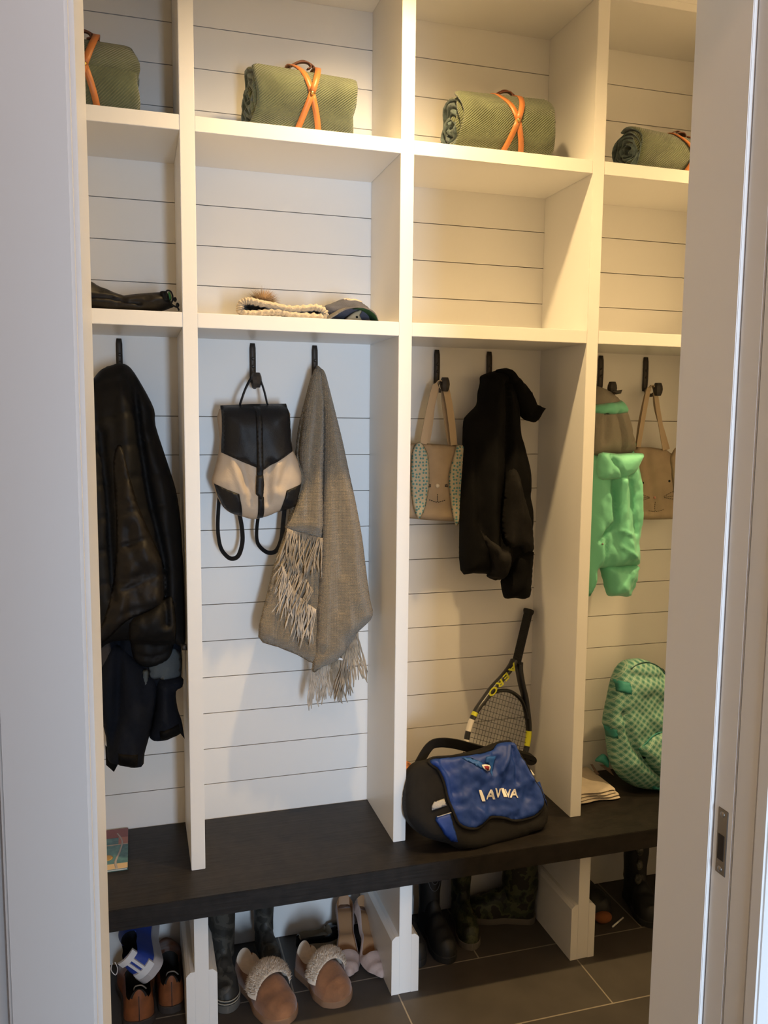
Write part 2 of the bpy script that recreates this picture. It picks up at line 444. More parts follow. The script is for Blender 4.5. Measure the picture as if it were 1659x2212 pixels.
for x in DIV:
    leg = obj('leg', boxbm(x, x+T, YLEG, D-.0015, 0, ZBB, .001), WHITE, bench, smooth=False)
    for sx, s in ((x, -1), (x+T, 1)):
        if (s < 0 and x == DIV[0]) or (s > 0 and x == DIV[-1]): continue
        w = .022; prof = [(0, 0), (w, 0), (w, ZBASE-.012), (w*.8, ZBASE-.006), (w*.62, ZBASE-.003), (w*.5, ZBASE), (0, ZBASE)]
        bm = B(); prism(bm, [(sx+s*p[0], YLEG, p[1]) for p in prof], (0, D-YLEG-.0015, 0)); bmesh.ops.recalc_face_normals(bm, faces=bm.faces)
        obj('baseboard', bm, WHITE, leg, smooth=False)

# ------------------------------------------------------------------ cloth colours
def C8(r, g, b): return tuple((c/255/12.92 if c/255 <= .04045 else ((c/255+.055)/1.055)**2.4) for c in (r, g, b))
M_BLANK = mat('green_wool', (.115, .135, .072), .95, bump=('twill', 62, 1.0), var=.16, varscale=18, sheen=.3, uvmap=True)
M_BLUEW = mat('blue_grey_wool', (.10, .14, .14), .95, bump=('noise', 220, .8), var=.4, varscale=70, sheen=.3)
M_STRAP = mat('tan_leather_strap', (.50, .17, .045), .42, bump=('noise', 300, .15))
M_BROWNL = mat('brown_leather_handle', (.13, .045, .025), .5)
M_BRASS = mat('brass_rivet', (.65, .45, .15), .3, metal=1)
M_BLKNYL = mat('black_nylon', (.0045, .0045, .005), .62, spec=.18, bump=('noise', 60, .35))
M_BLKBRN = mat('brown_black_nylon', (.0095, .0078, .0068), .55, spec=.22, bump=('noise', 45, .5))
M_NAVY = mat('navy_softshell', (.0045, .0065, .012), .85, spec=.15, bump=('noise', 250, .4))
M_GREY = mat('grey_softshell', (.05, .065, .075), .8, bump=('noise', 250, .3))
M_TAUPG = mat('dark_taupe_cloth', (.035, .03, .028), .9, bump=('noise', 200, .3))
M_BLKLEA = mat('black_leather', (.007, .008, .011), .5, spec=.3, bump=('noise', 350, .35))
M_CREAM = mat('cream_canvas', (.50, .41, .32), .85, bump=('noise', 300, .3))
M_TAUPE = mat('taupe_knit_throw', (.29, .228, .15), .95, bump=('weave', 95, .9), var=.09, varscale=60, sheen=.3, uvmap=True)
M_FRNG = mat('taupe_fringe', (.36, .29, .21), .95, sheen=.3, var=.3, varscale=30)
M_FRNGL = mat('pale_fringe', (.50, .43, .35), .95, sheen=.3, var=.2, varscale=30)
M_TOTE = mat('natural_cotton', (.46, .36, .25), .95, bump=('weave', 260, .5), var=.06, varscale=20, uvmap=True)
M_MINT = mat('mint_nylon', (.17, .58, .38), .6, bump=('noise', 28, 1.0), sheen=.2)
M_LINING = mat('grey_jersey_lining', (.25, .225, .185), .9, bump=('noise', 260, .4))
M_BLKSOFT = mat('black_softshell', (.0035, .0033, .0033), .85, spec=.12, bump=('noise', 300, .4))
M_CHAR = mat('charcoal_softshell', (.012, .0108, .010), .85, spec=.15, bump=('noise', 300, .4))
M_THREAD = mat('black_thread', (.015, .015, .015), .8)

def cr(x0, y0, s, pts): return [(x0+x/s, y0+y/s) for x, y in pts]

# ------------------------------------------------------------------ coat hooks
def hook(px, label):
    z0 = 1.841; y0 = D-.0014; p = onY(*px, y0)
    t = thing('coat_hook', label, 'hook', (p.x, y0, z0), 'coat hooks on the locker back rail')
    bm = B(); path = [(0, -.003-.003*math.sin(PI*i/8), -.112*i/8) for i in range(9)]
    rings = []
    ribbon(bm, path, (1, 0, 0), [.013]+[.017]*7+[.014], .006)
    obj('plate', bm, BLACKM, t, local=True)
    for zz in (-.044, -.066):
        bm = B(); ellipsoid(bm, (.001, -.008, zz), .0052, .005, .0052, 6, 5); obj('bolt', bm, BLACKM, t, local=True, smooth=False)
    bm = B(); tube(bm, crom([(0, -.005, -.105), (0, -.022, -.122), (0, -.045, -.126), (0, -.066, -.118), (0, -.072, -.112)], 5), [.006]*21, 10)
    obj('arm', bm, BLACKM, t, local=True)
    bm = B(); lathe(bm, [(0, -.0185), (.009, -.018), (.0125, -.009), (.0138, 0), (.0125, .009), (.009, .018), (0, .0185)], 8, Matrix.Translation((0, -.078, -.108)) @ Matrix.Scale(1.15, 4))
    obj('knob', bm, BLACKM, t, local=True, smooth=False)
    return t
hook((257, 731), 'black iron coat hook above the black puffer jacket')
hook((545, 742), 'black iron coat hook holding the black and cream backpack')
hook((679, 747), 'black iron coat hook holding the fringed taupe throw')
hook((943, 758), 'black iron coat hook holding the tote with dotted ears')
hook((1056, 760), 'black iron coat hook holding the plain black jacket')
hook((1297, 769), 'black iron coat hook holding the mint green jacket')
hook((1394, 772), 'black iron coat hook holding the whiskered tote')

# ------------------------------------------------------------------ rolled blankets
def blanket_roll(label, cx, cy, yaw, Lr=.30, R=.088, tw=0, strap_x=.01, squash=.95, seed=1):
    zc = ZS2+T+R*squash*1.0
    t = thing('blanket_roll', label, 'blanket', (cx, cy, ZS2+T), 'rolled wool blankets on the top shelves')
    t.rotation_euler = (0, 0, yaw)
    rnd = random.Random(seed); bm = B(); uvl = bm.loops.layers.uv.verify()
    turns = 5; n = turns*26; pitch = (R-.012)/turns; th = pitch*.78; rings = []
    ax = [-1, -.985, -.95, -.88, -.5, 0, .5, .88, .95, .985, 1]
    s = 0
    def P(th_, r, x):
        rr = r*(1+.035*math.sin(3*th_+seed)+.02*math.sin(5*th_+x*9))
        return Vector((x, -rr*math.cos(th_), rr*math.sin(th_)*squash+R*squash))
    for i in range(n+1):
        a = 2*PI*i/26+tw; r = .012+pitch*i/26; s += r*2*PI/26
        hl = Lr/2*(1-.012*rnd.random()); ring = []
        wob = .006*math.sin(i*.9+seed)
        for k, x in enumerate(ax): ring.append((P(a, r+th/2-(.008 if abs(x) > .99 else .005 if abs(x) > .98 else .002 if abs(x) > .94 else 0), x*hl+(wob if x < 0 else -wob)), x*hl, s))
        for k, x in reversed(list(enumerate(ax))): ring.append((P(a, r-th/2+(.004 if abs(x) > .99 else 0), x*hl+(wob if x < 0 else -wob)), x*hl, s))
        rings.append([(bm.verts.new(q[0]), q[1], q[2]) for q in ring])
    m = len(ax)*2
    for i, (a, c) in enumerate(zip(rings, rings[1:])):
        for k in range(m):
            k2 = (k+1) % m; f = bm.faces.new((a[k][0], c[k][0], c[k2][0], a[k2][0]))
            outer = i > n-30
            f.material_index = 0 if outer and k < len(ax)-1 and 1 <= k <= len(ax)-3 else (1 if (k >= len(ax) or i % 37 < 22) else 0)
            if outer and k < len(ax)-1: f.material_index = 0
            for l, q in zip(f.loops, (a[k], c[k], c[k2], a[k2])): l[uvl].uv = (q[1], q[2])
    bm.faces.new([q[0] for q in reversed(rings[0])]); bm.faces.new([q[0] for q in rings[-1]])
    bmesh.ops.recalc_face_normals(bm, faces=bm.faces)
    obj('blanket', bm, [M_BLANK, M_BLUEW], t, local=True)
    Ro = R+.006
    for sg in (1, -1):
        path = []; wd = []
        for i in range(41):
            a = 2*PI*i/40
            x = strap_x+sg*.036*math.sin(a)*(1 if math.cos(a) > -.2 else 1)
            rr = Ro*(1+.035*math.sin(3*a+seed)+.02*math.sin(5*a))+(.0015 if sg > 0 else 0)
            q = Vector((x, -rr*math.cos(a), max(.0015, rr*math.sin(a)*squash+R*squash))); path.append(q); 
        bm = B(); ribbon(bm, path, (1, 0, 0), .0155, .003); obj('strap', bm, M_STRAP, t, local=True)
    bm = B(); ellipsoid(bm, (strap_x, -Ro*(1+.035*math.sin(seed))-.004, R*squash), .0052, .0035, .0052, 12, 8); obj('rivet', bm, M_BRASS, t, local=True)
    top = R*squash*2+.002
    bm = B()
    ribbon(bm, crom([(strap_x-.036, 0, top), (strap_x-.018, .004, top+.014), (strap_x+.005, .006, top+.024), (strap_x+.03, .004, top+.015), (strap_x+.045, 0, top-.004)], 6), (0, 1, 0), .012, .003)
    ribbon(bm, crom([(strap_x-.03, -.012, top), (strap_x-.008, -.012, top+.012), (strap_x+.014, -.012, top+.014), (strap_x+.022, -.012, top+.004), (strap_x+.012, -.012, top-.002)], 6), (0, 1, 0), .012, .003)
    obj('handle', bm, M_BROWNL, t, local=True)
    return t
blanket_roll('green rolled blanket at far left, on the darkest top shelf', -.145, .11, .10, seed=4, strap_x=.035, R=.098, Lr=.32)
blanket_roll('green rolled blanket with tan crossed straps, in the compartment left of the bright upright', .432, .135, .05, seed=1, R=.101, Lr=.268, tw=.6)
blanket_roll('green rolled blanket whose blue folded corner shows at its left end', 1.010, .135, -.02, seed=2, strap_x=.018, R=.097, Lr=.285, tw=1.2)
blanket_roll('green rolled blanket at far right with its spiral end turned to the viewer', 1.565, .125, .20, seed=3, strap_x=.045, R=.070, Lr=.32, tw=2)

# ------------------------------------------------------------------ puffer jacket and navy coat in the left locker
J = lambda pts: cr(180, 720, 2.2556, pts)
t = thing('puffer_jacket', 'black quilted puffer jacket hanging in the leftmost locker', 'jacket', (-.06, .1, .9))
pl = Plane((0, .185, 1.8), (0, -1, .13))
bd, _ = puff('jacket_body', M_BLKNYL, t, pl, J([(150,152),(190,148),(232,170),(290,260),(345,370),(352,450),(400,600),(450,760),(472,900),(482,1050),(490,1200),(496,1500),(470,1525),(435,1510),(300,1500),(150,1500),(60,1540),(-20,1420),(-60,1200),(-70,900),(-50,500),(0,300),(50,220),(90,175)]),
  .085, R=.08, step=.008, folds=[(J([(240,200),(270,500),(320,800),(390,1100),(400,1400)]), -.030, .010), (J([(190,160),(200,500),(235,800),(300,1100)]), .018, .02), (J([(100,500),(130,900),(150,1280)]), -.022, .010), (J([(330,500),(400,800),(440,1100),(450,1400)]), .012, .02), (J([(60,300),(90,700)]), -.012, .012)],
  wr=.012, wrs=(14, 5), quilt=(.085, .006, -.2), back=.8)
puff('front_panel', M_BLKBRN, t, pl, J([(150,640),(185,560),(225,700),(270,850),(330,990),(398,1150),(395,1292),(320,1340),(210,1390),(110,1490),(60,1500),(130,1300),(165,1000)]), .012, R=.05, step=.007, base=bd, wr=.012, wrs=(22, 12), seed=2,
  folds=[(J([(165,845),(300,808)]), -.007, .004), (J([(172,1045),(335,985)]), -.008, .004), (J([(190,1245),(398,1158)]), -.009, .004), (J([(158,652),(200,640)]), -.005, .004)])
puff('sleeve', M_BLKNYL, t, pl, J([(225,1400),(300,1345),(360,1310),(420,1270),(440,1330),(448,1450),(430,1560),(395,1605),(330,1628),(262,1610),(235,1550)]), .035, R=.04, step=.007, base=bd, wr=.010, seed=5,
  folds=[(J([(240,1560),(340,1575),(425,1545)]), -.01, .005)])
puff('zip_pull', BLACKM, t, pl, J([(470,1505),(498,1500),(500,1532),(476,1532)]), .006, off=.05, smooth=1, step=.005)
t = thing('navy_coat', 'navy coat with black cuff tabs hanging below the puffer jacket', 'coat', (-.06, .15, .7))
pl = Plane((0, .20, 1.8), (0, -1, .09))
nb, _ = puff('coat_body', M_NAVY, t, pl, J([(60,1350),(250,1350),(440,1400),(478,1545),(478,1668),(470,1715),(448,1735),(380,1760),(250,1800),(120,1850),(40,1800),(20,1500)]), .05, R=.05, wr=.012, back=.6,
  folds=[(J([(180,1400),(150,1800)]), -.02, .012)])
puff('grey_panel', M_GREY, t, pl, J([(315,1560),(440,1520),(474,1545),(474,1668),(318,1668)]), .004, base=nb, R=.01, smooth=1, step=.008, label='blue grey fabric panel')
puff('grey_panel', M_TAUPG, t, pl, J([(40,1500),(130,1480),(165,1668),(60,1690)]), .004, base=nb, R=.01, smooth=1, step=.008, label='dull taupe fabric panel')
s1, _ = puff('sleeve', M_NAVY, t, pl, J([(60,1700),(150,1500),(330,1640),(362,1720),(335,1880),(320,1950),(298,2030),(282,2096),(170,2085),(120,2060),(112,1950)]), .05, R=.045, base=None, off=.03, wr=.010, back=.8, seed=3,
  folds=[(J([(180,1500),(165,1850),(130,2000)]), -.028, .012), (J([(250,1700),(230,2050)]), .01, .02)])
s2, _ = puff('sleeve', M_NAVY, t, pl, J([(355,1660),(475,1665),(480,1715),(450,1738),(458,1820),(480,1890),(470,1940),(400,1972),(345,1976),(318,1948),(330,1880),(345,1780)]), .05, R=.045, off=.02, wr=.010, back=.8, seed=6,
  folds=[(J([(400,1690),(390,1850)]), .012, .02)])
puff('cuff_tab', M_BLKSOFT, t, pl, J([(172,2003),(268,2012),(262,2084),(178,2076)]), .004, base=s1, R=.006, smooth=1, step=.007)
puff('cuff_tab', M_BLKSOFT, t, pl, J([(368,1908),(462,1878),(470,1934),(372,1962)]), .004, base=s2, R=.006, smooth=1, step=.007)
puff('cuff_tab', M_BLKSOFT, t, pl, J([(108,1995),(165,2060),(172,2085),(150,2126),(112,2092)]), .010, off=.02, R=.02, smooth=1, step=.008)
puff('cuff_tab', M_BLKSOFT, t, pl, J([(462,1860),(480,1890),(491,1962),(470,1935)]), .008, off=.03, R=.02, smooth=1, step=.008)
puff('hem_toggle', M_GREY, t, pl, J([(287,1628),(300,1618),(316,1625),(314,1700),(302,1716),(288,1712),(282,1690)]), .010, off=.06, R=.01, smooth=2, step=.005, label='pale grey fabric tab')

# ------------------------------------------------------------------ black and cream backpack
Q = lambda pts: cr(430, 720, 2.6326, pts)
t = thing('leather_backpack', 'small cream backpack with a black leather flap hanging from a hook', 'backpack', (.33, .2, 1.2))
pl = YP(.185)
bb, _ = puff('bag_body', M_CREAM, t, pl, Q([(115,430),(300,415),(500,420),(515,560),(527,640),(560,720),(582,800),(580,850),(562,930),(540,985),(450,1014),(400,1036),(350,1050),(300,1057),(240,1040),(180,1022),(135,985),(100,920),(72,845),(80,800),(106,700),(118,600)]),
  .062, R=.07, step=.007, back=1.0, wr=.004, wrs=(20, 10), folds=[(Q([(170,700),(200,800),(240,900)]), .008, .008), (Q([(235,730),(260,850),(290,950)]), -.012, .010), (Q([(390,730),(370,850),(375,950)]), -.012, .010), (Q([(500,680),(470,780),(440,860)]), -.008, .010), (Q([(430,740),(420,900)]), .008, .012), (Q([(150,720),(100,830)]), -.005, .006)])
fl, _ = puff('flap', M_BLKLEA, t, pl, Q([(120,410),(300,402),(494,400),(500,440),(521,550),(521,668),(440,715),(345,771),(230,725),(120,675),(124,560)]), .006, base=bb, off=.004, R=.006, smooth=1, step=.007)
for pts in ([(80,850),(150,880),(213,903),(228,970),(240,1037),(180,1020),(135,985),(102,920)], [(578,852),(530,865),(477,885),(462,950),(449,1012),(500,1000),(540,983),(562,920)]):
    puff('corner_patch', M_BLKLEA, t, pl, Q(pts), .002, base=bb, off=.002, R=.004, smooth=1, step=.007)
puff('centre_strap', M_BLKLEA, t, pl, Q([(304,415),(338,415),(345,770),(345,835),(310,838),(308,770)]), .003, base=fl, off=.002, R=.004, smooth=1, step=.007)
puff('strap_tail', M_BLKLEA, t, pl, Q([(306,800),(344,798),(350,850),(345,915),(334,932),(303,903)]), .004, base=bb, off=.012, R=.006, smooth=1, step=.006)
puff('centre_strap', M_BLKLEA, t, pl, Q([(318,915),(352,920),(358,1046),(322,1046)]), .003, base=bb, off=.002, R=.004, smooth=1, step=.007)
def strap(name, m, parent, pts, y, w, th=.003, yv=None, wd=(1, 0, 0)):
    P3 = [onY(u, v, (yv[i] if yv else y)) for i, (u, v) in enumerate(pts)]
    bm = B(); ribbon(bm, crom(P3, 5), wd, w, th); bmesh.ops.recalc_face_normals(bm, faces=bm.faces); return obj(name, bm, m, parent)
strap('top_handle', M_BLKLEA, t, Q([(232,406),(262,320),(296,255),(318,240),(342,252),(368,320),(388,402)]), .19, .013, .004, wd=(.3, 1, 0), yv=[.17,.19,.218,.225,.218,.19,.17])
bm = B()
def loopstrap(pts, y, yv=None):
    P3 = crom([onY(u, v, y) for u, v in pts], 6); W = []
    for i in range(len(P3)):
        a = P3[max(0, i-1)]; b = P3[min(len(P3)-1, i+1)]; tt = (b-a).normalized(); W.append(Vector((0, .75, 0))+tt.cross(Vector((0, 1, 0)))*.65)
    bm = B(); ribbon(bm, P3, W, .014, .003); bmesh.ops.recalc_face_normals(bm, faces=bm.faces); obj('shoulder_strap', bm, M_BLKLEA, t)
bm.free()
loopstrap(Q([(118,900),(110,1000),(107,1120),(122,1215),(155,1265),(190,1282),(225,1262),(246,1190),(244,1110),(230,1030)]), .215)
loopstrap(Q([(340,1020),(328,1110),(330,1180),(352,1220),(395,1248),(440,1235),(468,1170),(478,1080),(488,980)]), .215)

# ------------------------------------------------------------------ taupe throw
t = thing('fringed_throw', 'taupe knitted throw with long tasselled fringe hanging from a hook', 'throw blanket', (.55, .2, .9))
pl = Plane((0, .215, 1.8), (0, -1, .06))
lb, _ = puff('back_layer', M_TAUPE, t, pl, Q([(650,225),(600,380),(560,560),(530,850),(500,1080),(432,1290),(386,1480),(336,1725),(450,1785),(560,1830),(660,1880),(760,1850),(840,1800),(905,1700),(900,1500),(850,1200),(760,700),(700,300)]), .022, R=.04, wr=.008, wrs=(18, 3), back=.5,
  folds=[(Q([(480,1200),(420,1500),(380,1700)]), .01, .02), (Q([(600,1500),(580,1750)]), -.008, .015)])
lr, _ = puff('front_fold', M_TAUPE, t, pl, Q([(660,206),(690,203),(712,228),(735,310),(770,450),(810,610),(850,800),(885,960),(920,1150),(945,1350),(965,1500),(982,1600),(930,1665),(862,1722),(838,1760),(830,1800),(770,1862),(700,1890),(640,1920),(650,1780),(662,1500),(680,1200),(690,900),(690,500)]), .040, R=.05, wr=.008, wrs=(14, 3), seed=2, off=.012, back=.6,
  folds=[(Q([(705,260),(715,600),(705,1000),(700,1400),(680,1750)]), .016, .012), (Q([(740,450),(790,800),(850,1200),(880,1500)]), .010, .025), (Q([(755,800),(800,1200),(790,1550)]), -.010, .018), (Q([(850,1740),(820,1550),(800,1400)]), .012, .012)])
lf, _ = puff('left_fold', M_TAUPE, t, pl, Q([(648,212),(675,208),(700,260),(708,500),(700,900),(692,1165),(600,1142),(484,1112),(510,1050),(545,960),(575,860),(580,800),(560,690),(585,480),(625,300)]), .040, R=.045, wr=.008, wrs=(20, 3), seed=4, off=.014, back=.6,
  folds=[(Q([(640,300),(600,600),(560,1000)]), .012, .010), (Q([(665,280),(640,600),(600,1050)]), -.014, .010), (Q([(690,350),(668,700),(650,1100)]), .012, .010)])
def fringe(name, m, a, b, n, ln, surf, parent, seed=0, lean=-.15, up=.004, jit=.2, spread=.012):
    """tassel strands starting along the pixel line a->b, hanging down by ln pixels"""
    rnd = random.Random(seed); bm = B()
    for i in range(n):
        k = (i+rnd.random()*.8)/n; j = k*(len(a)-1); q = int(min(j, len(a)-2)); f = j-q
        u = a[q][0]*(1-f)+a[q+1][0]*f; v = a[q][1]*(1-f)+a[q+1][1]*f
        l = (ln[0]*(1-k)+ln[1]*k)*(1-jit*rnd.random()); le = lean+rnd.uniform(-.28, .28); y0 = surf.pl.px(u, v)
        p0 = surf.pt(u, v, up-.002) if surf.h([surf.pl.px(u, v)])[0] > .001 else onY(u, v, b)
        pts = []; ph = rnd.random()*6; amp = rnd.uniform(2, 5)
        d0 = (p0-CAM); sc = 1/FPX*d0.dot(CF)
        for s in range(9):
            w = s/8; off = l*w
            x = (le*off+amp*math.sin(ph+w*5)*w)*sc; pts.append(p0+Vector((x, -rnd.uniform(0, .0015)-spread*w*(.3+math.sin(ph)), -off*sc)))
        tube(bm, pts, [.0016]*6+[.0019, .0022, .0012], 5)
    obj(name, bm, m, parent)
fringe('fringe', M_FRNG, Q([(490,1105),(600,1140),(690,1160)]), .17, 54, (84, 92), lf, t, 1, lean=-.18)
fringe('fringe', M_FRNG, Q([(500,1230),(560,1330),(640,1460)]), .17, 40, (74, 74), lb, t, 2, lean=-.35, up=.010)
fringe('fringe', M_FRNGL, Q([(460,1300),(520,1440),(590,1520),(655,1560)]), .17, 60, (74, 88), lb, t, 3, lean=-.22, up=.012)
fringe('fringe', M_FRNGL, Q([(640,1905),(700,1880),(740,1868)]), .17, 26, (96, 80), lb, t, 4, lean=.0, up=.0, spread=.0)
fringe('fringe', M_FRNG, Q([(740,1865),(800,1835),(835,1800)]), .17, 32, (100, 104), lb, t, 5, lean=.0, up=.0, spread=.0)
fringe('fringe', M_FRNG, Q([(830,1800),(870,1740),(902,1690)]), .17, 30, (104, 98), lb, t, 6, lean=.05, up=.0, spread=.0)
bm = B(); lt = lb.pt(*Q([(790,1850)])[0], .004); prism(bm, [lt+Vector(p) for p in ((-.008, -.01, .012), (.012, -.01, .002), (.010, -.01, -.003), (-.010, -.01, .004))], (0, .001, 0)); obj('care_label', bm, mat('white_label', (.8, .8, .8), .7), t, smooth=False)

# ------------------------------------------------------------------ tote with dotted ears
A_ = lambda pts: cr(860, 720, 3.685, pts)
def dots_mat():
    m = mat('teal_dotted_cotton', (.50, .46, .35), .95, bump=('weave', 260, .4), uvmap=True); N = m.node_tree.nodes; L = m.node_tree.links
    tc = N.new('ShaderNodeTexCoord'); v = N.new('ShaderNodeTexVoronoi'); v.voronoi_dimensions = '2D'; v.inputs['Scale'].default_value = 92; v.inputs['Randomness'].default_value = .55
    L.new(tc.outputs['UV'], v.inputs['Vector']); lt = N.new('ShaderNodeMath'); lt.operation = 'LESS_THAN'; lt.inputs[1].default_value = .29
    L.new(v.outputs['Distance'], lt.inputs[0]); mx = N.new('ShaderNodeMix'); mx.data_type = 'RGBA'; mx.inputs[6].default_value = (.50, .46, .35, 1); mx.inputs[7].default_value = (.10, .27, .29, 1)
    L.new(lt.outputs[0], mx.inputs[0]); L.new(mx.outputs[2], N['Principled BSDF'].inputs['Base Color']); return m
M_DOT = dots_mat()
def stitches(name, parent, surf, conv, lines, r=.0011, up=.0012):
    bm = B()
    for a, b in lines:
        (u1, v1), (u2, v2) = conv([a, b]); tube(bm, [surf.pt(u1, v1, up), surf.pt(u2, v2, up)], r, 6)
    return obj(name, bm, M_THREAD, parent)
def dashes(a, b, n, duty=.6):
    out = []
    for i in range(n):
        k0 = i/n; k1 = (i+duty)/n; out.append(((a[0]+(b[0]-a[0])*k0, a[1]+(b[1]-a[1])*k0), (a[0]+(b[0]-a[0])*k1, a[1]+(b[1]-a[1])*k1)))
    return out
t = thing('rabbit_tote', 'cotton tote bag with teal dotted rabbit ears and stitched face', 'tote bag', (.87, .23, 1.3))
pl = Plane((0, .222, 1.8), (0, -1, .03))
tb, _ = puff('bag_body', M_TOTE, t, pl, A_([(70,885),(150,872),(300,882),(440,890),(530,896),(565,903),(575,930),(585,960),(590,1200),(592,1480),(580,1502),(400,1496),(230,1486),(60,1470),(58,1200)]), .016, R=.018, wr=.004, wrs=(10, 6), step=.008, back=.6, smooth=1,
  folds=[(A_([(330,885),(345,930)]), -.004, .006), (A_([(555,905),(560,1490)]), -.006, .004)])
for pts in ([(130,872),(165,870),(205,930),(225,1010),(229,1150),(222,1250),(200,1370),(170,1450),(145,1476),(115,1420),(95,1330),(85,1200),(88,1000),(100,920)], [(445,892),(475,888),(520,900),(540,960),(540,1100),(525,1230),(500,1380),(472,1480),(450,1524),(435,1518),(415,1450),(395,1320),(385,1200),(388,1110),(415,1000),(435,930)]):
    puff('ear', M_DOT, t, pl, A_(pts), .007, off=.022, R=.010, smooth=3, step=.007)
bm = B(); c = tb.pt(*A_([(300, 1212)])[0]); ellipsoid(bm, c, .0068, .005, .0068, 14, 8); obj('nose', bm, mat('cream_felt', (.66, .58, .46), .9), t)
stitches('stitched_mouth', t, tb, A_, dashes((298,1278),(298,1345),4)+dashes((232,1323),(298,1344),4)+dashes((358,1326),(298,1344),4))
stitches('stitched_eye', t, tb, A_, [((228,1200),(248,1204)),((228,1212),(248,1212)),((228,1222),(247,1220))])
stitches('stitched_eye', t, tb, A_, [((358,1204),(378,1206)),((358,1218),(380,1218)),((362,1204),(358,1218)),((372,1196),(372,1224))])
for yo, pts, w in ((.004, [(200,880),(225,740),(262,560),(300,420),(335,378),(372,420),(405,560),(430,740),(444,890)], .021), (.018, [(225,880),(250,740),(272,560),(305,440),(338,385),(362,430),(372,560),(395,740),(420,890)], .019)):
    P3 = [onY(u, v, .200+yo+(.006 if 2 < i < 6 else 0)) for i, (u, v) in enumerate(A_(pts))]
    bm = B(); W = [(1, 0, 0)]*16+[(.5, .8, 0)]*9+[(1, 0, 0)]*16; ribbon(bm, crom(P3, 5), W, w, .003); bmesh.ops.recalc_face_normals(bm, faces=bm.faces); obj('strap', bm, M_TOTE, t)

# ------------------------------------------------------------------ plain black jacket
t = thing('black_jacket', 'plain black hooded jacket hanging beside the rabbit tote', 'jacket', (1.08, .18, 1.1))
pl = Plane((0, .215, 1.8), (0, -1, .08))
jb, _ = puff('jacket_body', M_BLKSOFT, t, pl, A_([(652,345),(700,320),(750,305),(800,292),(850,310),(900,400),(940,560),(955,790),(975,860),(1000,950),(1035,1100),(1036,1250),(1028,1300),(1045,1400),(1044,1600),(1042,1740),(900,1850),(800,1960),(740,1955),(705,1935),(700,1915),(600,1910),(495,1885),(487,1500),(500,1100),(510,880),(518,700),(555,640),(620,570),(630,480),(648,400)]),
  .075, R=.06, wr=.012, wrs=(14, 5), back=.6, folds=[(A_([(800,420),(810,900),(780,1300),(760,1700)]), -.03, .010), (A_([(700,500),(690,1000),(660,1700)]), .016, .018), (A_([(570,900),(600,1500),(690,1850)]), -.016, .012), (A_([(900,800),(960,1200),(1000,1500)]), .012, .015), (A_([(650,560),(560,660)]), -.01, .006)])
puff('front_panel', M_CHAR, t, pl, A_([(815,1090),(870,1120),(920,1300),(975,1520),(1008,1640),(1012,1742),(965,1725),(920,1742),(882,1690),(785,1682),(768,1500),(775,1250)]), .022, R=.03, base=jb, wr=.01, seed=3, folds=[(A_([(830,1200),(900,1650)]), .008, .012)])
puff('front_panel', M_CHAR, t, pl, A_([(575,1500),(660,1640),(770,1700),(822,1760),(830,1850),(835,1950),(760,1955),(705,1932),(700,1900),(640,1700)]), .016, R=.03, base=jb, wr=.008, seed=5, folds=[(A_([(705,1830),(780,1845)]), -.006, .004)])
puff('sleeve', M_BLKSOFT, t, pl, A_([(800,1700),(900,1700),(1000,1720),(1043,1700),(1036,1850),(1025,2020),(1020,2060),(990,2108),(910,2101),(830,2104),(806,2050),(796,1960),(835,1900)]), .05, R=.045, off=.02, wr=.010, back=.8, seed=7, folds=[(A_([(930,1750),(920,2050)]), .01, .02)])
puff('hood', M_BLKSOFT, t, pl, A_([(740,310),(800,290),(845,292),(900,345),(962,408),(1012,470),(1050,560),(1085,582),(1127,612),(1090,662),(1062,712),(1005,706),(950,680),(900,600),(850,480),(790,380)]), .050, R=.04, off=.03, wr=.010, back=.6, seed=8, folds=[(A_([(1045,570),(1000,650)]), -.012, .006), (A_([(830,330),(930,500)]), .012, .012)])

# ------------------------------------------------------------------ mint jacket
G = lambda pts: cr(1200, 720, 3.687, pts)
t = thing('mint_jacket', 'mint green hooded rain jacket with grey lining, in the right locker', 'jacket', (1.47, .18, 1.1))
pl = Plane((0, .205, 1.8), (0, -1, .05))
hl, _ = puff('hood_lining', M_LINING, t, pl, G([(290,440),(330,420),(400,450),(445,480),(478,512),(540,600),(575,700),(600,800),(612,940),(480,985),(280,985),(240,800),(250,560)]), .055, R=.05, wr=.008, back=.6, folds=[(G([(430,640),(470,800),(480,940)]), -.014, .007), (G([(340,650),(330,850)]), -.01, .008), (G([(590,780),(520,930)]), -.012, .006)])
puff('hood_band', M_MINT, t, pl, G([(270,575),(400,560),(480,540),(500,524),(522,545),(552,622),(480,642),(380,653),(270,640)]), .014, base=hl, R=.02, smooth=2, step=.007)
puff('hang_loop', BLACKM, t, pl, G([(372,478),(385,462),(420,466),(456,460),(446,490),(405,498)]), .006, off=.055, R=.008, smooth=1, step=.005)
mb, _ = puff('jacket_body', M_MINT, t, pl, G([(260,965),(450,980),(610,950),(590,880),(580,800),(600,820),(625,930),(632,1040),(650,1120),(660,1250),(658,1480),(650,1600),(640,1660),(638,1836),(560,1852),(400,1870),(330,1872),(308,1885),(305,1960),(270,2050),(240,2095),(215,1900),(215,1400),(225,1050)]), .065, R=.055, wr=.014, wrs=(22, 10), back=.6, step=.007,
  folds=[(G([(385,1170),(395,1350),(400,1500),(310,1600),(290,1640)]), -.024, .008), (G([(440,1180),(450,1400),(470,1600),(540,1750)]), .018, .014), (G([(500,1180),(530,1400),(560,1580)]), -.012, .007), (G([(330,1580),(320,1860)]), -.012, .006), (G([(600,1200),(620,1500)]), .010, .012), (G([(430,1560),(520,1600)]), .010, .006), (G([(440,1680),(560,1790)]), .014, .006)])
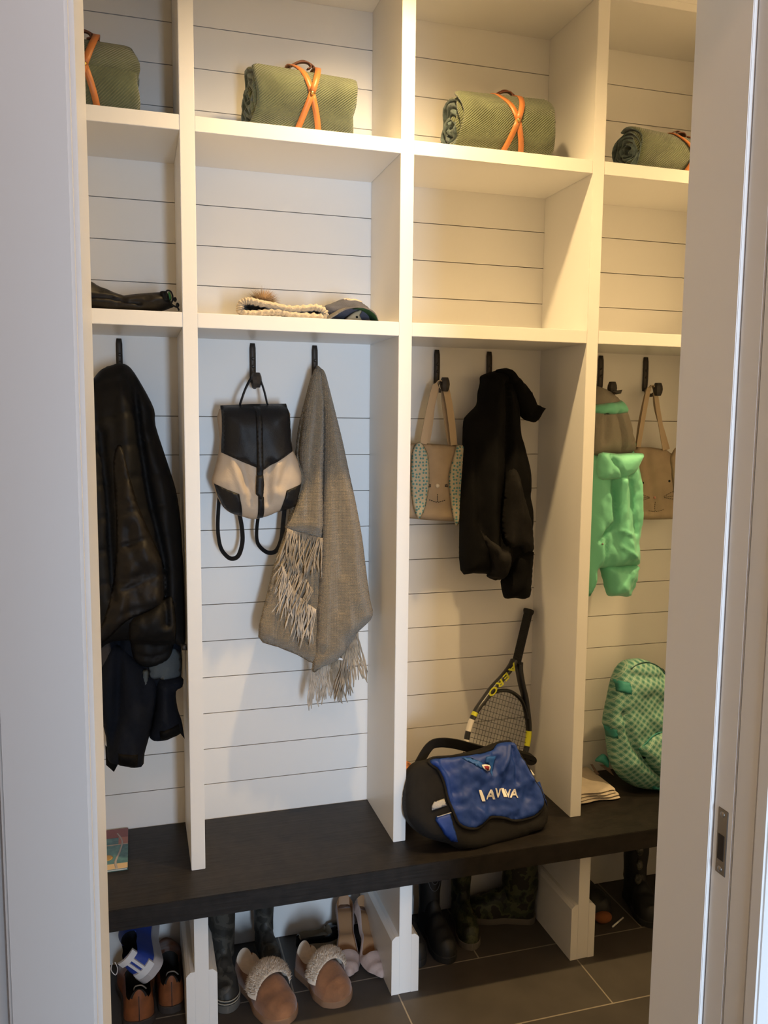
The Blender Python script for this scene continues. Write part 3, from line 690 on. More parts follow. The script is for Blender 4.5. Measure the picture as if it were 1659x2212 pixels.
puff('hood', M_MINT, t, pl, G([(255,962),(400,960),(600,958),(592,1010),(545,1098),(490,1135),(440,1158),(380,1157),(255,1150)]), .030, R=.03, base=None, off=.065, wr=.010, wrs=(24, 16), back=.5, seed=3, folds=[(G([(440,1156),(380,1060),(330,990)]), -.014, .006), (G([(445,1150),(520,1110),(580,1010)]), -.004, .006)])
puff('sleeve', M_MINT, t, pl, G([(350,1840),(480,1830),(632,1830),(630,1900),(625,1960),(602,2050),(575,2096),(500,2090),(415,2091),(388,2040),(370,1960)]), .045, R=.04, off=.005, wr=.016, wrs=(30, 14), back=.8, seed=9, folds=[(G([(600,1870),(580,2060)]), -.012, .006), (G([(450,1960),(520,2060)]), .008, .008)])
bm = B(); ellipsoid(bm, mb.pt(*G([(297, 1665)])[0]), .0035, .003, .0035, 10, 6); obj('snap', bm, METAL, t)

# ------------------------------------------------------------------ cat tote
t = thing('cat_tote', 'cotton tote bag with stitched whiskers and black dot eyes, beside the mint jacket', 'tote bag', (1.62, .22, 1.3))
pl = Plane((0, .235, 1.8), (0, -1, .02))
ct, _ = puff('bag_body', M_TOTE, t, pl, G([(600,935),(640,905),(760,908),(880,925),(930,965),(945,1000),(940,1200),(930,1480),(760,1484),(600,1480),(595,1200)]), .022, R=.02, wr=.008, wrs=(12, 8), step=.008, back=.5, smooth=1, folds=[(G([(690,940),(730,1150),(770,1400)]), -.008, .012), (G([(640,930),(660,1100)]), .006, .015)])
puff('ear', M_TOTE, t, pl, G([(895,945),(925,910),(942,980),(938,1150),(925,1330),(905,1240),(885,1100),(878,1000)]), .008, off=.024, R=.012)
for q in ((663, 1188), (874, 1174)): bm = B(); ellipsoid(bm, ct.pt(*G([q])[0]), .0042, .002, .0042, 14, 6); obj('eye', bm, M_THREAD, t)
bm = B(); ellipsoid(bm, ct.pt(*G([(765, 1306)])[0]), .0048, .003, .0048, 14, 6); obj('nose', bm, mat('pink_felt', (.55, .27, .22), .9), t)
stitches('stitched_mouth', t, ct, G, dashes((771,1340),(771,1418),5)+dashes((710,1408),(771,1419),4)+dashes((832,1400),(771,1419),4), r=.0007)
stitches('stitched_whiskers', t, ct, G, dashes((832,1295),(912,1252),5)+dashes((836,1302),(912,1292),5)+dashes((836,1306),(912,1318),5), r=.0007)
stitches('stitched_whiskers', t, ct, G, dashes((718,1302),(655,1280),4)+dashes((718,1306),(655,1304),4)+dashes((718,1310),(655,1326),4), r=.0007)
for yo, pts, w in ((0, [(660,905),(690,720),(722,540),(745,440),(775,415),(795,470),(815,600),(845,780),(870,928)], .016), (.012, [(650,905),(670,740),(705,560),(735,450),(770,425),(790,480),(800,600),(860,800),(895,925)], .014)):
    P3 = [onY(u, v, .212+yo) for u, v in G(pts)]; n = 41
    bm = B(); ribbon(bm, crom(P3, 5), [(1, 0, 0)]*16+[(.3, 1, 0)]*9+[(1, 0, 0)]*16, w, .0025); bmesh.ops.recalc_face_normals(bm, faces=bm.faces); obj('strap', bm, M_TOTE, t)
# ================================================================== THINGS ON THE MIDDLE SHELVES
ZM = ZS1+T
def clampz(bm, z):
    for v in bm.verts: v.co.z = max(v.co.z, z)
def puffz(name, m, parent, pl, out, depth, zmin, step=.009, thick=None, label=None, **k):
    bm = B(); p = Puff(pl, out, depth, **k); p.build(bm, step, thick=thick); clampz(bm, zmin); return p, obj(name, bm, m, parent, label=label)
# winter glove
U = lambda pts: cr(190, 590, 7.9, pts)
t = thing('winter_glove', 'black padded winter glove with green cuff lining and drawcord, on a shelf', 'glove', (-.1, .08, ZM))
pl = YP(.07)
gb, _ = puffz('glove_body', M_BLKBRN, t, pl, U([(40,140),(100,165),(150,200),(230,240),(290,258),(380,300),(480,340),(560,365),(610,380),(680,372),(800,355),(1000,340),(1200,325),(1310,322),(1350,350),(1390,430),(1440,520),(1460,575),(1380,610),(1250,650),(900,680),(50,640),(-200,620),(-300,400),(-220,200),(-80,120)]), .045, ZM+.0005, R=.04, step=.005, back=1.2, wr=.006, wrs=(30, 40), seed=2,
  folds=[(U([(60,440),(400,460),(640,520),(900,540)]), -.014, .004), (U([(520,420),(630,470)]), -.006, .004), (U([(60,540),(500,560)]), -.006, .005)])
for k in range(3):
    puffz('knuckle_pad', M_BLKNYL, t, pl, U([(185+k*4,262+k*34),(270,275+k*34),(372,300+k*30),(365,322+k*30),(270,300+k*34),(190,286+k*34)]), .004, ZM, base=gb, R=.004, step=.004)
puffz('cuff_lining', mat('green_lining', (.06, .22, .06), .8), t, pl, U([(1362,345),(1385,330),(1410,370),(1425,430),(1410,480),(1385,485),(1368,430)]), .008, ZM, R=.006, off=.012, step=.004)
puffz('cuff', M_BLKNYL, t, pl, U([(1225,345),(1330,340),(1368,420),(1382,500),(1290,520),(1240,430)]), .008, ZM, R=.01, off=.030, step=.004)
bm = B(); tube(bm, crom([onY(u, v, .03) for u, v in U([(1335,430),(1338,310),(1400,305),(1440,370),(1448,450),(1425,520),(1470,560),(1530,590),(1555,640)])], 5), .0022, 7); obj('drawcord', bm, M_BLKNYL, t)
for q in ((1485, 450), (1530, 545)):
    bm = B(); ellipsoid(bm, onY(*U([q])[0], .03), .0045, .005, .006, 10, 7); obj('cord_toggle', bm, M_BLKNYL, t)

# knitted hat
K = lambda pts: cr(500, 600, 4.879, pts)
M_KNIT = mat('cream_cable_knit', (.50, .42, .31), .95, bump=('noise', 330, 1.0), var=.12, varscale=120, sheen=.3)
t = thing('knitted_hat', 'cream cable knit hat with a brown fur pompom lying on the shelf', 'hat', (.43, .1, ZM))
loop = crom([onY(u, v, .03) for u, v in K([(92,318),(100,275),(140,250),(200,245),(300,268),(450,298),(600,328),(750,326),(880,316),(955,340),(985,385),(950,412),(800,404),(620,388),(500,362),(380,366),(250,378),(140,376),(98,352)])], 10, True)
bm = B(); rr = [.0088*(1+.13*math.sin(i*PI/2.5))*(1+.05*math.sin(i*1.9)) for i in range(len(loop))]
def ctube(bm, pts, rs, seg=14, twist=0):
    n = len(pts); rings = []
    for i in range(n):
        t_ = (pts[(i+1) % n]-pts[i-1]).normalized(); a = Vector((0, 1, 0)); a = (a-t_*a.dot(t_)).normalized(); b = t_.cross(a)
        rings.append([bm.verts.new(pts[i]+(a*math.cos(2*PI*k/seg)*1.6+b*math.sin(2*PI*k/seg))*rs[i]*(1+.10*math.sin(3*2*PI*k/seg+i*1.2))) for k in range(seg)])
    for i in range(n):
        a, c = rings[i], rings[(i+1) % n]
        for k in range(seg): bm.faces.new((a[k], a[(k+1) % seg], c[(k+1) % seg], c[k]))
ctube(bm, loop, rr); clampz(bm, ZM+.0005); bmesh.ops.recalc_face_normals(bm, faces=bm.faces); obj('folded_brim', bm, M_KNIT, t)
bm = B(); rings = []
for j, (yy, f) in enumerate(((.035, 1), (.08, 1.05), (.13, .98), (.17, .8), (.195, .45))):
    c = sum(loop, Vector())/len(loop); rings.append([bm.verts.new(Vector((c.x+(p.x-c.x)*f, yy, max(ZM+.002, c.z+(p.z-c.z)*f+.004*j)))) for p in loop[::4]])
for a, c in zip(rings, rings[1:]):
    for k in range(len(a)): bm.faces.new((a[k], a[(k+1) % len(a)], c[(k+1) % len(a)], c[k]))
bm.faces.new(rings[-1]); bmesh.ops.recalc_face_normals(bm, faces=bm.faces); o = obj('crown', bm, M_KNIT, t); sm = o.modifiers.new('thick', 'SOLIDIFY'); sm.thickness = .004
bm = B(); rnd = random.Random(3); pc = onY(*K([(330, 235)])[0], .13)
pc.z = ZM+.050
for i in range(1500):
    d = Vector((rnd.gauss(0, 1), rnd.gauss(0, 1), rnd.gauss(0, 1))).normalized(); L_ = rnd.uniform(.8, 1.12)
    e = pc+Vector((d.x*.050, d.y*.040, d.z*.040))*L_; s_ = pc+d*.008; sd = d.orthogonal().normalized()*.0009
    e += Vector((rnd.uniform(-.005, .005), 0, rnd.uniform(-.004, .004)))
    v = [bm.verts.new(s_+sd), bm.verts.new(s_-sd), bm.verts.new(s_+d.cross(sd)), bm.verts.new(Vector((e.x, e.y, max(e.z, ZM+.001))))]
    for a, b, c in ((0, 1, 3), (1, 2, 3), (2, 0, 3)): bm.faces.new((v[a], v[b], v[c]))
obj('pompom', bm, mat('brown_fur', (.20, .125, .065), .9, var=.5, varscale=40, sheen=.2), t)

# baseball cap
M_DENIM = mat('faded_blue_cotton', (.085, .09, .125), .9, bump=('weave', 200, .5), var=.2, varscale=30)
M_BILL = mat('faded_brim_cotton', (.16, .15, .15), .9, bump=('weave', 200, .5), var=.12, varscale=40)
t = thing('baseball_cap', 'faded blue baseball cap with green underbrim beside the knitted hat', 'cap', (.58, .1, ZM))
cb, _ = puffz('crown', M_DENIM, t, YP(.10), K([(980,430),(978,305),(1040,275),(1100,250),(1160,228),(1240,222),(1330,240),(1390,280),(1450,330),(1470,400),(1460,470),(1200,470)]), .055, ZM+.0005, R=.05, back=1.3, step=.005, folds=[(K([(1250,230),(1130,300),(1000,380)]), -.004, .003)])
P3 = crom([onY(u, v, .012) for u, v in K([(1015,436),(1090,388),(1190,328),(1290,302),(1380,302),(1460,328),(1520,378),(1552,452)])], 6)
def sheet(bm, pts, dirs, th, zmin):
    n0 = len(bm.verts); a = []
    for i, p in enumerate(pts): a.append([p, p+dirs[i]*.35, p+dirs[i]*.7, p+dirs[i]])
    V = [[[bm.verts.new(Vector((q.x, q.y, max(zmin, q.z+h)))) for q in r] for r in a] for h in (0, -th)]
    m, n = len(a), 4
    for s in (0, 1):
        for i in range(m-1):
            for j in range(n-1):
                f = [V[s][i][j], V[s][i+1][j], V[s][i+1][j+1], V[s][i][j+1]]; fa = bm.faces.new(f if s else f[::-1])
    for i in range(m-1):
        for j in (0, n-1): bm.faces.new((V[0][i][j], V[0][i+1][j], V[1][i+1][j], V[1][i][j]))
    for j in range(n-1):
        for i in (0, m-1): bm.faces.new((V[0][i][j], V[0][i][j+1], V[1][i][j+1], V[1][i][j]))
    bmesh.ops.recalc_face_normals(bm, faces=bm.faces)
m = len(P3); dirs = [Vector((-.012*math.sin(PI*i/(m-1)), .055+.02*math.sin(PI*i/(m-1)), .004)) for i in range(m)]
bm = B(); sheet(bm, P3, dirs, .004, ZM+.0008); br = obj('brim', bm, M_BILL, t)
bm = B(); sheet(bm, [p-Vector((0, -.001, .0045)) for p in P3[m//2:]], dirs[m//2:], .0012, ZM+.0006); obj('brim_underside', bm, mat('green_underbrim', (.012, .075, .03), .8), br)
puffz('sweatband', mat('beige_sweatband', (.36, .32, .23), .9), t, YP(.05), K([(1195,448),(1240,395),(1300,355),(1362,338),(1374,360),(1352,398),(1366,425),(1372,458),(1280,460)]), .006, ZM+.0006, R=.01, step=.004)
bm = B(); ellipsoid(bm, onY(*K([(1323, 415)])[0], .042), .0032, .002, .0032, 10, 6); obj('eyelet', bm, M_BLKNYL, t)
bm = B()
pts = crom([cb.pt(u, v, .0015) for u, v in K([(1165,240),(1205,232),(1240,246),(1280,240),(1320,258),(1345,268),(1310,262),(1270,252),(1225,256),(1190,246)])], 4); tube(bm, pts, .0022, 6)
obj('stitched_patch', bm, mat('cream_embroidery', (.55, .45, .36), .9), t)

# ================================================================== THINGS ON THE BENCH
# tennis racket
t = thing('tennis_racket', 'black, white and yellow tennis racket leaning in the corner behind the blue bag', 'tennis racket', (1.1, .15, ZB))
TOP = onY(1143, 1316, .262)
best = min((abs((TOP-onY(1076, 1598, y)).length-.418), y) for y in [i/500 for i in range(-50, 130)]); HC = onY(1076, 1598, best[1])
AX = (TOP-HC).normalized(); w0 = Vector((math.cos(.30), math.sin(.30), 0)); WX = (w0-AX*w0.dot(AX)).normalized(); NX = WX.cross(AX).normalized()
if NX.y > 0: NX = -NX
RP = lambda x, a, h=0: HC+WX*x+AX*a+NX*h
HW, HL = .128, .158
hoop = [(-.011, .254), (-.020, .228), (-.043, .190), (-.072, .150), (-.096, .106)]
for i in range(1, 30):
    th_ = math.radians(135+(270)*i/30); hoop.append((HW*math.cos(th_)*1.0, HL*math.sin(th_)))
hoop += [(.096, .106), (.072, .150), (.043, .190), (.020, .228), (.011, .254)]
def rtube(bm, pts, w, h, idx=None, seg=12):
    path = [RP(*p) for p in pts]; path = crom(path, 4); rings = []
    for i, p in enumerate(path):
        a = path[max(0, i-1)]; b = path[min(len(path)-1, i+1)]; tt = (b-a).normalized(); u = NX; v = tt.cross(u).normalized()
        k = i/(len(path)-1); hh = h*(1+.5*max(0, 1-min(k, 1-k)/.25)); rings.append([bm.verts.new(p+u*math.cos(2*PI*q/seg)*hh+v*math.sin(2*PI*q/seg)*w*(1+.45*max(0, 1-min(k, 1-k)/.22))) for q in range(seg)])
    for i, (a, c) in enumerate(zip(rings, rings[1:])):
        mi = idx(i/(len(rings)-1)) if idx else 0
        for q in range(seg): bm.faces.new((a[q], a[(q+1) % seg], c[(q+1) % seg], c[q])).material_index = mi
    bm.faces.new(rings[0][::-1]); bm.faces.new(rings[-1])
M_RB = mat('racket_black', (.012, .012, .012), .3, spec=.6); M_RY = mat('racket_yellow', (.62, .62, .03), .35); M_RW = mat('racket_white', (.72, .68, .62), .35)
def ridx(k):
    for a, b, m_ in ((.165, .180, 1), (.195, .235, 2), (.262, .30, 2), (.36, .40, 1), (.60, .64, 1), (.685, .735, 1), (.765, .82, 1)):
        if a < k < b: return m_
    return 0
bm = B(); rtube(bm, hoop, .0075, .0105, ridx); bmesh.ops.recalc_face_normals(bm, faces=bm.faces); obj('frame', bm, [M_RB, M_RY, M_RW], t)
bm = B(); rtube(bm, [(-.100, .092), (-.085, .115), (-.055, .142), (0, .156), (.055, .142), (.085, .115), (.100, .092)], .006, .008); bmesh.ops.recalc_face_normals(bm, faces=bm.faces); obj('throat_bridge', bm, M_RB, t)
def rlathe(bm, prof, seg, flat=.88):
    rings = [[bm.verts.new(RP(math.cos(2*PI*(k+.5)/seg)*r, a, math.sin(2*PI*(k+.5)/seg)*r*flat)) for k in range(seg)] for r, a in prof]
    for a, c in zip(rings, rings[1:]):
        for k in range(seg): bm.faces.new((a[k], a[(k+1) % seg], c[(k+1) % seg], c[k]))
    bm.faces.new(rings[0][::-1]); bm.faces.new(rings[-1]); bmesh.ops.recalc_face_normals(bm, faces=bm.faces)
bm = B(); prof = [(.020, .246), (.0185, .254)]
for i in range(28): a = .256+i*.0055; prof += [(.0155, a), (.0162, a+.004), (.0150, a+.0052)]
prof += [(.0165, .412), (.0195, .420), (.0195, .426), (.017, .428)]; rlathe(bm, prof, 8); obj('grip', bm, mat('black_grip_tape', (.008, .008, .008), .8, bump=('noise', 400, .4)), t)
bm = B(); ns = 16
for i in range(ns):
    x = -.098+.196*i/(ns-1); a = HL*.97*math.sqrt(max(0, 1-(x/HW)**2)); tube(bm, [RP(x, -a), RP(x, 0, .0006*(-1)**i), RP(x, a)], .00075, 5)
for i in range(19):
    a = -.138+.276*i/18; x = HW*.97*math.sqrt(max(0, 1-(a/HL)**2)); tube(bm, [RP(-x, a), RP(0, a, .0006*(-1)**i), RP(x, a)], .00075, 5)
obj('strings', bm, mat('string_grey', (.03, .035, .04), .5), t)
def text_mesh(s, size=1, ext=.0):
    cu = bpy.data.curves.new('lettering', 'FONT'); cu.body = s; cu.size = size; cu.extrude = ext; cu.resolution_u = 3; cu.offset = size*.022
    o = bpy.data.objects.new('lettering', cu); COL.objects.link(o); dg = bpy.context.evaluated_depsgraph_get(); me = bpy.data.meshes.new_from_object(o.evaluated_get(dg))
    bpy.data.objects.remove(o); bm = bmesh.new(); bm.from_mesh(me); bpy.data.meshes.remove(me); return bm
bmt = B()
for ch, (x, a), ang in (('A', (-.0235, .226), -2.1), ('E', (-.042, .194), -2.2), ('R', (-.062, .166), -2.28), ('O', (-.081, .138), -2.25)):
    g = text_mesh(ch, .036, .0004); xs = [v.co.x for v in g.verts]; ys = [v.co.y for v in g.verts]; cx, cy = (min(xs)+max(xs))/2, (min(ys)+max(ys))/2
    for v in g.verts:
        dx, dy = (v.co.x-cx)*1.35, (v.co.y-cy)*.85; v.co = RP(x+dx*math.cos(ang)-dy*math.sin(ang), a+dx*math.sin(ang)+dy*math.cos(ang), .0150+v.co.z)
    me = bpy.data.meshes.new('g'); g.to_mesh(me); g.free(); bmt.from_mesh(me); bpy.data.meshes.remove(me)
obj('lettering', bmt, M_RY, t, smooth=False)

# blue messenger bag
H8 = lambda pts: cr(860, 1280, 3.6875, pts)
H2 = lambda pts: cr(900, 1590, 5.72, pts)
M_BLUE = mat('royal_blue_nylon', (.010, .045, .26), .5, bump=('noise', 50, .4), spec=.4)
M_BLUEL = mat('light_blue_nylon', (.02, .11, .42), .5, spec=.4)
M_BAGB = mat('black_bag_nylon', (.010, .009, .009), .75, bump=('weave', 300, .5), spec=.3)
M_WPR = mat('white_print', (.80, .78, .76), .6)
t = thing('messenger_bag', 'blue and black messenger bag with white lettering on the bench', 'bag', (1.0, .05, ZB))
b1 = onZ(1000, 1838, ZB); b2 = onZ(1178, 1792, ZB); hd = (b2-b1).normalized(); tl = math.radians(27)
pl = Plane(b1+Vector((0, .012, 0)), (hd.y*math.cos(tl), -hd.x*math.cos(tl), math.sin(tl)))
def bagpart(name, m, parent, out, depth, **k): return puffz(name, m, parent, pl, out, depth, ZB+.0008, **k)
mb_, _ = bagpart('bag_body', M_BAGB, t, H8([(200,1335),(300,1305),(440,1292),(640,1245),(740,1205),(830,1187),(885,1192),(930,1265),(1010,1375),(1060,1490),(1120,1565),(1165,1680),(1185,1770),(1150,1885),(1000,1955),(760,2025),(600,2062),(500,2055),(400,2000),(250,1960),(140,1880),(75,1780),(60,1600),(80,1430),(120,1355)]), .03, R=.035, back=2.8, wr=.006, wrs=(14, 14), step=.008)
puff_flap, _ = bagpart('flap', M_BLUE, t, H8([(215,1352),(260,1322),(400,1312),(560,1292),(690,1266),(760,1207),(860,1190),(890,1197),(930,1290),(1000,1402),(1070,1532),(1104,1620),(1104,1700),(1070,1762),(1000,1800),(880,1824),(800,1802),(700,1795),(650,1832),(590,1878),(520,1886),(440,1848),(390,1750),(350,1650),(322,1520),(280,1430),(225,1382)]), .012, base=mb_, R=.014, wr=.014, wrs=(20, 14), seed=4, step=.006,
  folds=[(H8([(830,1230),(800,1350),(760,1440)]), .012, .008), (H8([(850,1240),(880,1400),(890,1520)]), -.014, .007), (H8([(870,1220),(940,1350),(1000,1500)]), .010, .008), (H8([(300,1360),(360,1480),(390,1600)]), -.008, .008), (H8([(640,1780),(560,1700),(520,1600)]), .008, .012), (H8([(900,1800),(920,1700),(900,1600)]), -.006, .010), (H8([(700,1430),(740,1340)]), -.008, .01)])
bm = B(); op = puff_flap.out; n = len(op); tp = [pl.w(op[i][0], op[i][1], float(puff_flap.base.h([op[i]])[0])+.004) for i in range(0, n)]
ringp = tp+[tp[0]]; tube(bm, ringp, .0042, 8, caps=False); clampz(bm, ZB+.001); obj('piping', bm, M_BAGB, t)
def onflap(name, m, pts, up=.0015, step=.006, dep=.0015, smooth=1, parent=None, label=None): 
    return bagpart(name, m, parent or t, pts, dep, base=puff_flap, R=.002, off=up, smooth=smooth, step=step, label=label)
onflap('stripe', M_BLUEL, H2([(478,282),(600,278),(735,362),(735,412),(700,424)]), label='light blue stripe')
onflap('stripe', M_BLUEL, H2([(752,345),(762,275),(860,268),(905,262),(880,400),(838,520),(820,430),(815,385)]), label='light blue stripe')
_, badge = onflap('badge', M_WPR, H2([(705,374),(745,368),(805,376),(820,400),(815,448),(785,455),(740,432),(716,402)]), up=.004, step=.004)
onflap('badge_centre', mat('badge_red', (.30, .02, .03), .6), H2([(738,392),(775,388),(800,398),(800,436),(782,446),(750,424)]), up=.006, step=.004, parent=badge)
bmt = B()
for ch, (x0, x1, yt, yb_, sl) in (('I', (680, 765, 680, 815, 28)), ('A', (782, 888, 674, 790, 0)), ('V', (868, 962, 660, 772, 0)), ('I', (968, 1026, 655, 762, 14)), ('V', (1012, 1072, 668, 772, 0)), ('A', (1056, 1163, 668, 772, 0))):
    g = text_mesh(ch, 1); bmesh.ops.subdivide_edges(g, edges=g.edges[:], cuts=2); bmesh.ops.triangulate(g, faces=g.faces[:])
    xs = [v.co.x for v in g.verts]; ys = [v.co.y for v in g.verts]; bx = (min(xs), max(xs)); by = (min(ys), max(ys))
    for v in g.verts:
        fx = (v.co.x-bx[0])/(bx[1]-bx[0]); fy = (v.co.y-by[0])/(by[1]-by[0])
        if ch == 'I': u = x0+ (x1-x0)*.0+ (x1-x0-38)*(1-fy)+38*fx
        else: u = x0+(x1-x0)*fx
        v.co = puff_flap.pt(*H2([(u, yb_+(yt-yb_)*fy)])[0], .0035)
    g2 = bmesh.ops.solidify(g, geom=g.faces[:], thickness=.0012)
    me = bpy.data.meshes.new('g'); g.to_mesh(me); g.free(); bmt.from_mesh(me); bpy.data.meshes.remove(me)
obj('lettering', bmt, M_WPR, t, smooth=False)
bagpart('reflective_panel', mat('silver_mesh', (.42, .42, .43), .6, bump=('noise', 500, 1)), t, H2([(125,872),(150,822),(272,782),(302,868),(200,905),(130,925)]), .002, base=mb_, off=.004, R=.003, smooth=1, step=.005)
bagpart('side_pocket', M_BLUE, t, H2([(170,1045),(182,1002),(345,957),(385,1100),(462,1312),(400,1312),(280,1222)]), .006, base=mb_, off=.002, R=.008, smooth=1, step=.006)
bagpart('edge_tape', mat('grey_tape', (.35, .35, .36), .6), t, H2([(180,1002),(345,950),(348,960),(184,1011)]), .002, base=mb_, off=.009, R=.002, smooth=1, step=.005)
bagpart('reflective_panel', M_WPR, t, H2([(1365,430),(1400,414),(1455,485),(1410,508)]), .003, base=mb_, off=.004, R=.003, smooth=1, step=.005)
bagpart('side_pocket', M_BLUE, t, H2([(1450,590),(1512,560),(1560,700),(1608,860),(1592,905),(1540,790)]), .004, base=mb_, off=.004, R=.006, smooth=1, step=.006)
P3 = crom([onY(u, v, y) for (u, v), y in zip(H8([(140,1760),(135,1600),(150,1420),(200,1300),(265,1215),(345,1195),(450,1205),(560,1232),(640,1255),(700,1262)]), (.0,.01,.03,.05,.06,.07,.08,.09,.10,.10))], 6)
W_ = []
for i in range(len(P3)):
    k = i/(len(P3)-1); a = P3[max(0, i-1)]; b = P3[min(len(P3)-1, i+1)]; tt = (b-a).normalized(); W_.append(tt.cross(Vector((0, -1, 0)))+Vector((0, .25, 0)))
bm = B(); ribbon(bm, P3, W_, [.040-.008*min(1, i/20) for i in range(len(P3))], .004); clampz(bm, ZB+.001); bmesh.ops.recalc_face_normals(bm, faces=bm.faces); obj('carry_strap', bm, M_BAGB, t)
P3 = crom([onY(u, v, .12) for u, v in H8([(905,1262),(960,1280),(1030,1300),(1065,1312),(1070,1335),(1040,1345),(1000,1330),(985,1345)])], 6)
bm = B(); ribbon(bm, P3, (0, 1, 0), .03, .014); bmesh.ops.recalc_face_normals(bm, faces=bm.faces); obj('carry_strap', bm, M_BAGB, t)
# patterned cloth behind the bag
m_ = mat('orange_pattern_cloth', (.012, .01, .01), .9, col2=(.55, .20, .07), varscale=95, bump=('noise', 120, .8))
bm = B(); q = onY(884, 1672, .13); ellipsoid(bm, (q.x-.002, .15, ZB+.085), .040, .05, .085, 20, 14)
for v in bm.verts: v.co += v.co.normalized()*0+Vector((0, 0, .006))*noise.noise(v.co*40); v.co.z = max(v.co.z, ZB+.0005); v.co.x = max(v.co.x, XB+T+.002)
tag(obj('patterned_pouch', bm, m_), 'orange and black patterned pouch squeezed between the upright and blue bag', 'pouch')

# teal backpack
S_ = lambda pts: cr(1220, 1380, 5.529, pts)
def teal_mat():
    m = mat('teal_lattice_fabric', (.10, .27, .22), .6, uvmap=True, spec=.4); N = m.node_tree.nodes; L = m.node_tree.links; b = N['Principled BSDF']
    tc = N.new('ShaderNodeTexCoord'); mp = N.new('ShaderNodeMapping'); mp.inputs['Rotation'].default_value = (0, 0, .72); mp.inputs['Scale'].default_value = (62, 62, 62); L.new(tc.outputs['UV'], mp.inputs[0])
    sp = N.new('ShaderNodeSeparateXYZ'); L.new(mp.outputs[0], sp.inputs[0])
    def M(op, a, b_=None, c=None):
        n = N.new('ShaderNodeMath'); n.operation = op
        for i, x in enumerate((a, b_, c)):
            if x is None: continue
            if isinstance(x, (int, float)): n.inputs[i].default_value = x
            else: L.new(x, n.inputs[i])
        return n.outputs[0]
    fx = M('ABSOLUTE', M('SUBTRACT', M('FRACT', sp.outputs[0]), .5)); fy = M('ABSOLUTE', M('SUBTRACT', M('FRACT', sp.outputs[1]), .5))
    l1 = M('LESS_THAN', M('ABSOLUTE', M('SUBTRACT', fx, .40)), .045); l2 = M('LESS_THAN', M('ABSOLUTE', M('SUBTRACT', fy, .40)), .045)
    star = M('LESS_THAN', M('MULTIPLY', M('SUBTRACT', .5, fx), M('SUBTRACT', .5, fy)), .006)
    ln = M('MAXIMUM', M('MAXIMUM', l1, l2), M('MULTIPLY', star, M('LESS_THAN', M('ADD', M('SUBTRACT', .5, fx), M('SUBTRACT', .5, fy)), .3)))
    dk = M('LESS_THAN', M('ADD', fx, fy), .26)
    a = N.new('ShaderNodeMix'); a.data_type = 'RGBA'; a.inputs[6].default_value = (.10, .27, .215, 1); a.inputs[7].default_value = (.045, .17, .14, 1); L.new(dk, a.inputs[0])
    c = N.new('ShaderNodeMix'); c.data_type = 'RGBA'; c.inputs[7].default_value = (.30, .44, .35, 1); L.new(ln, c.inputs[0]); L.new(a.outputs[2], c.inputs[6]); L.new(c.outputs[2], b.inputs['Base Color'])
    return m
M_TEAL = teal_mat(); M_TEALP = mat('plain_teal_fabric', (.03, .24, .21), .6)
t = thing('teal_backpack', 'teal green lattice patterned backpack standing on the bench at right', 'backpack', (1.72, .12, ZB))
pl = Plane((0, .125, ZB), (0, -1, .13))
def tp_(name, m, out, depth, **k): return puffz(name, m, t, pl, out, depth, ZB+.0008, **k)
tk, _ = tp_('bag_body', M_TEAL, S_([(640,310),(720,250),(800,236),(900,236),(1000,266),(1080,312),(1135,375),(1190,430),(1290,500),(1400,800),(1420,1200),(1400,1600),(1300,1800),(1100,1825),(1000,1798),(850,1772),(740,1718),(650,1650),(580,1560),(532,1450),(502,1250),(490,1100),(457,1000),(480,850),(512,700),(548,520),(592,400)]), .075, R=.07, wr=.010, wrs=(16, 16), back=.8, step=.008,
  folds=[(S_([(600,860),(620,1050),(700,1250),(850,1450),(1000,1570),(1120,1640)]), -.020, .008), (S_([(650,420),(620,600),(600,860)]), -.006, .005), (S_([(700,400),(850,430),(1100,430)]), -.014, .012)])
tp_('front_pocket', M_TEAL, S_([(745,1255),(800,1180),(860,1110),(950,1062),(1100,1035),(1250,1080),(1350,1300),(1300,1560),(1150,1645),(1000,1580),(870,1450)]), .026, base=tk, R=.03, step=.007)
def pip(name, m, pts, up, r, parent=t):
    bm = B(); tube(bm, crom([tk.pt(u, v, up) for u, v in S_(pts)], 5), r, 8); clampz(bm, ZB+.001); return obj(name, bm, m, parent)
pip('piping', M_TEALP, [(745,1255),(800,1180),(860,1110),(950,1058),(1100,1036),(1200,1045)], .006, .0022)
pip('piping', mat('dark_teal', (.015, .07, .065), .6), [(690,330),(800,275),(900,262),(1010,290),(1090,345),(1130,410)], .003, .0022)
for pts in ([(560,470),(660,490),(655,620),(548,600)], [(455,1020),(530,1050),(545,1150),(490,1160)], [(930,1690),(1000,1720),(1110,1730),(1250,1720),(1250,1800),(1105,1800),(960,1760)]):
    tp_('trim_panel', M_TEALP, S_(pts), .004, base=tk, R=.006, smooth=1, step=.007, off=.002)
tp_('shoulder_strap', M_TEALP, S_([(400,1480),(430,1430),(500,1390),(560,1450),(560,1560),(480,1500)]), .012, off=-.02, R=.01, step=.007)
bm = B(); tube(bm, crom([onY(u, v, .17) for u, v in S_([(1090,420),(1130,372),(1165,378),(1185,410),(1220,440)])], 5), .006, 8); obj('top_handle', bm, M_BLKNYL, t)

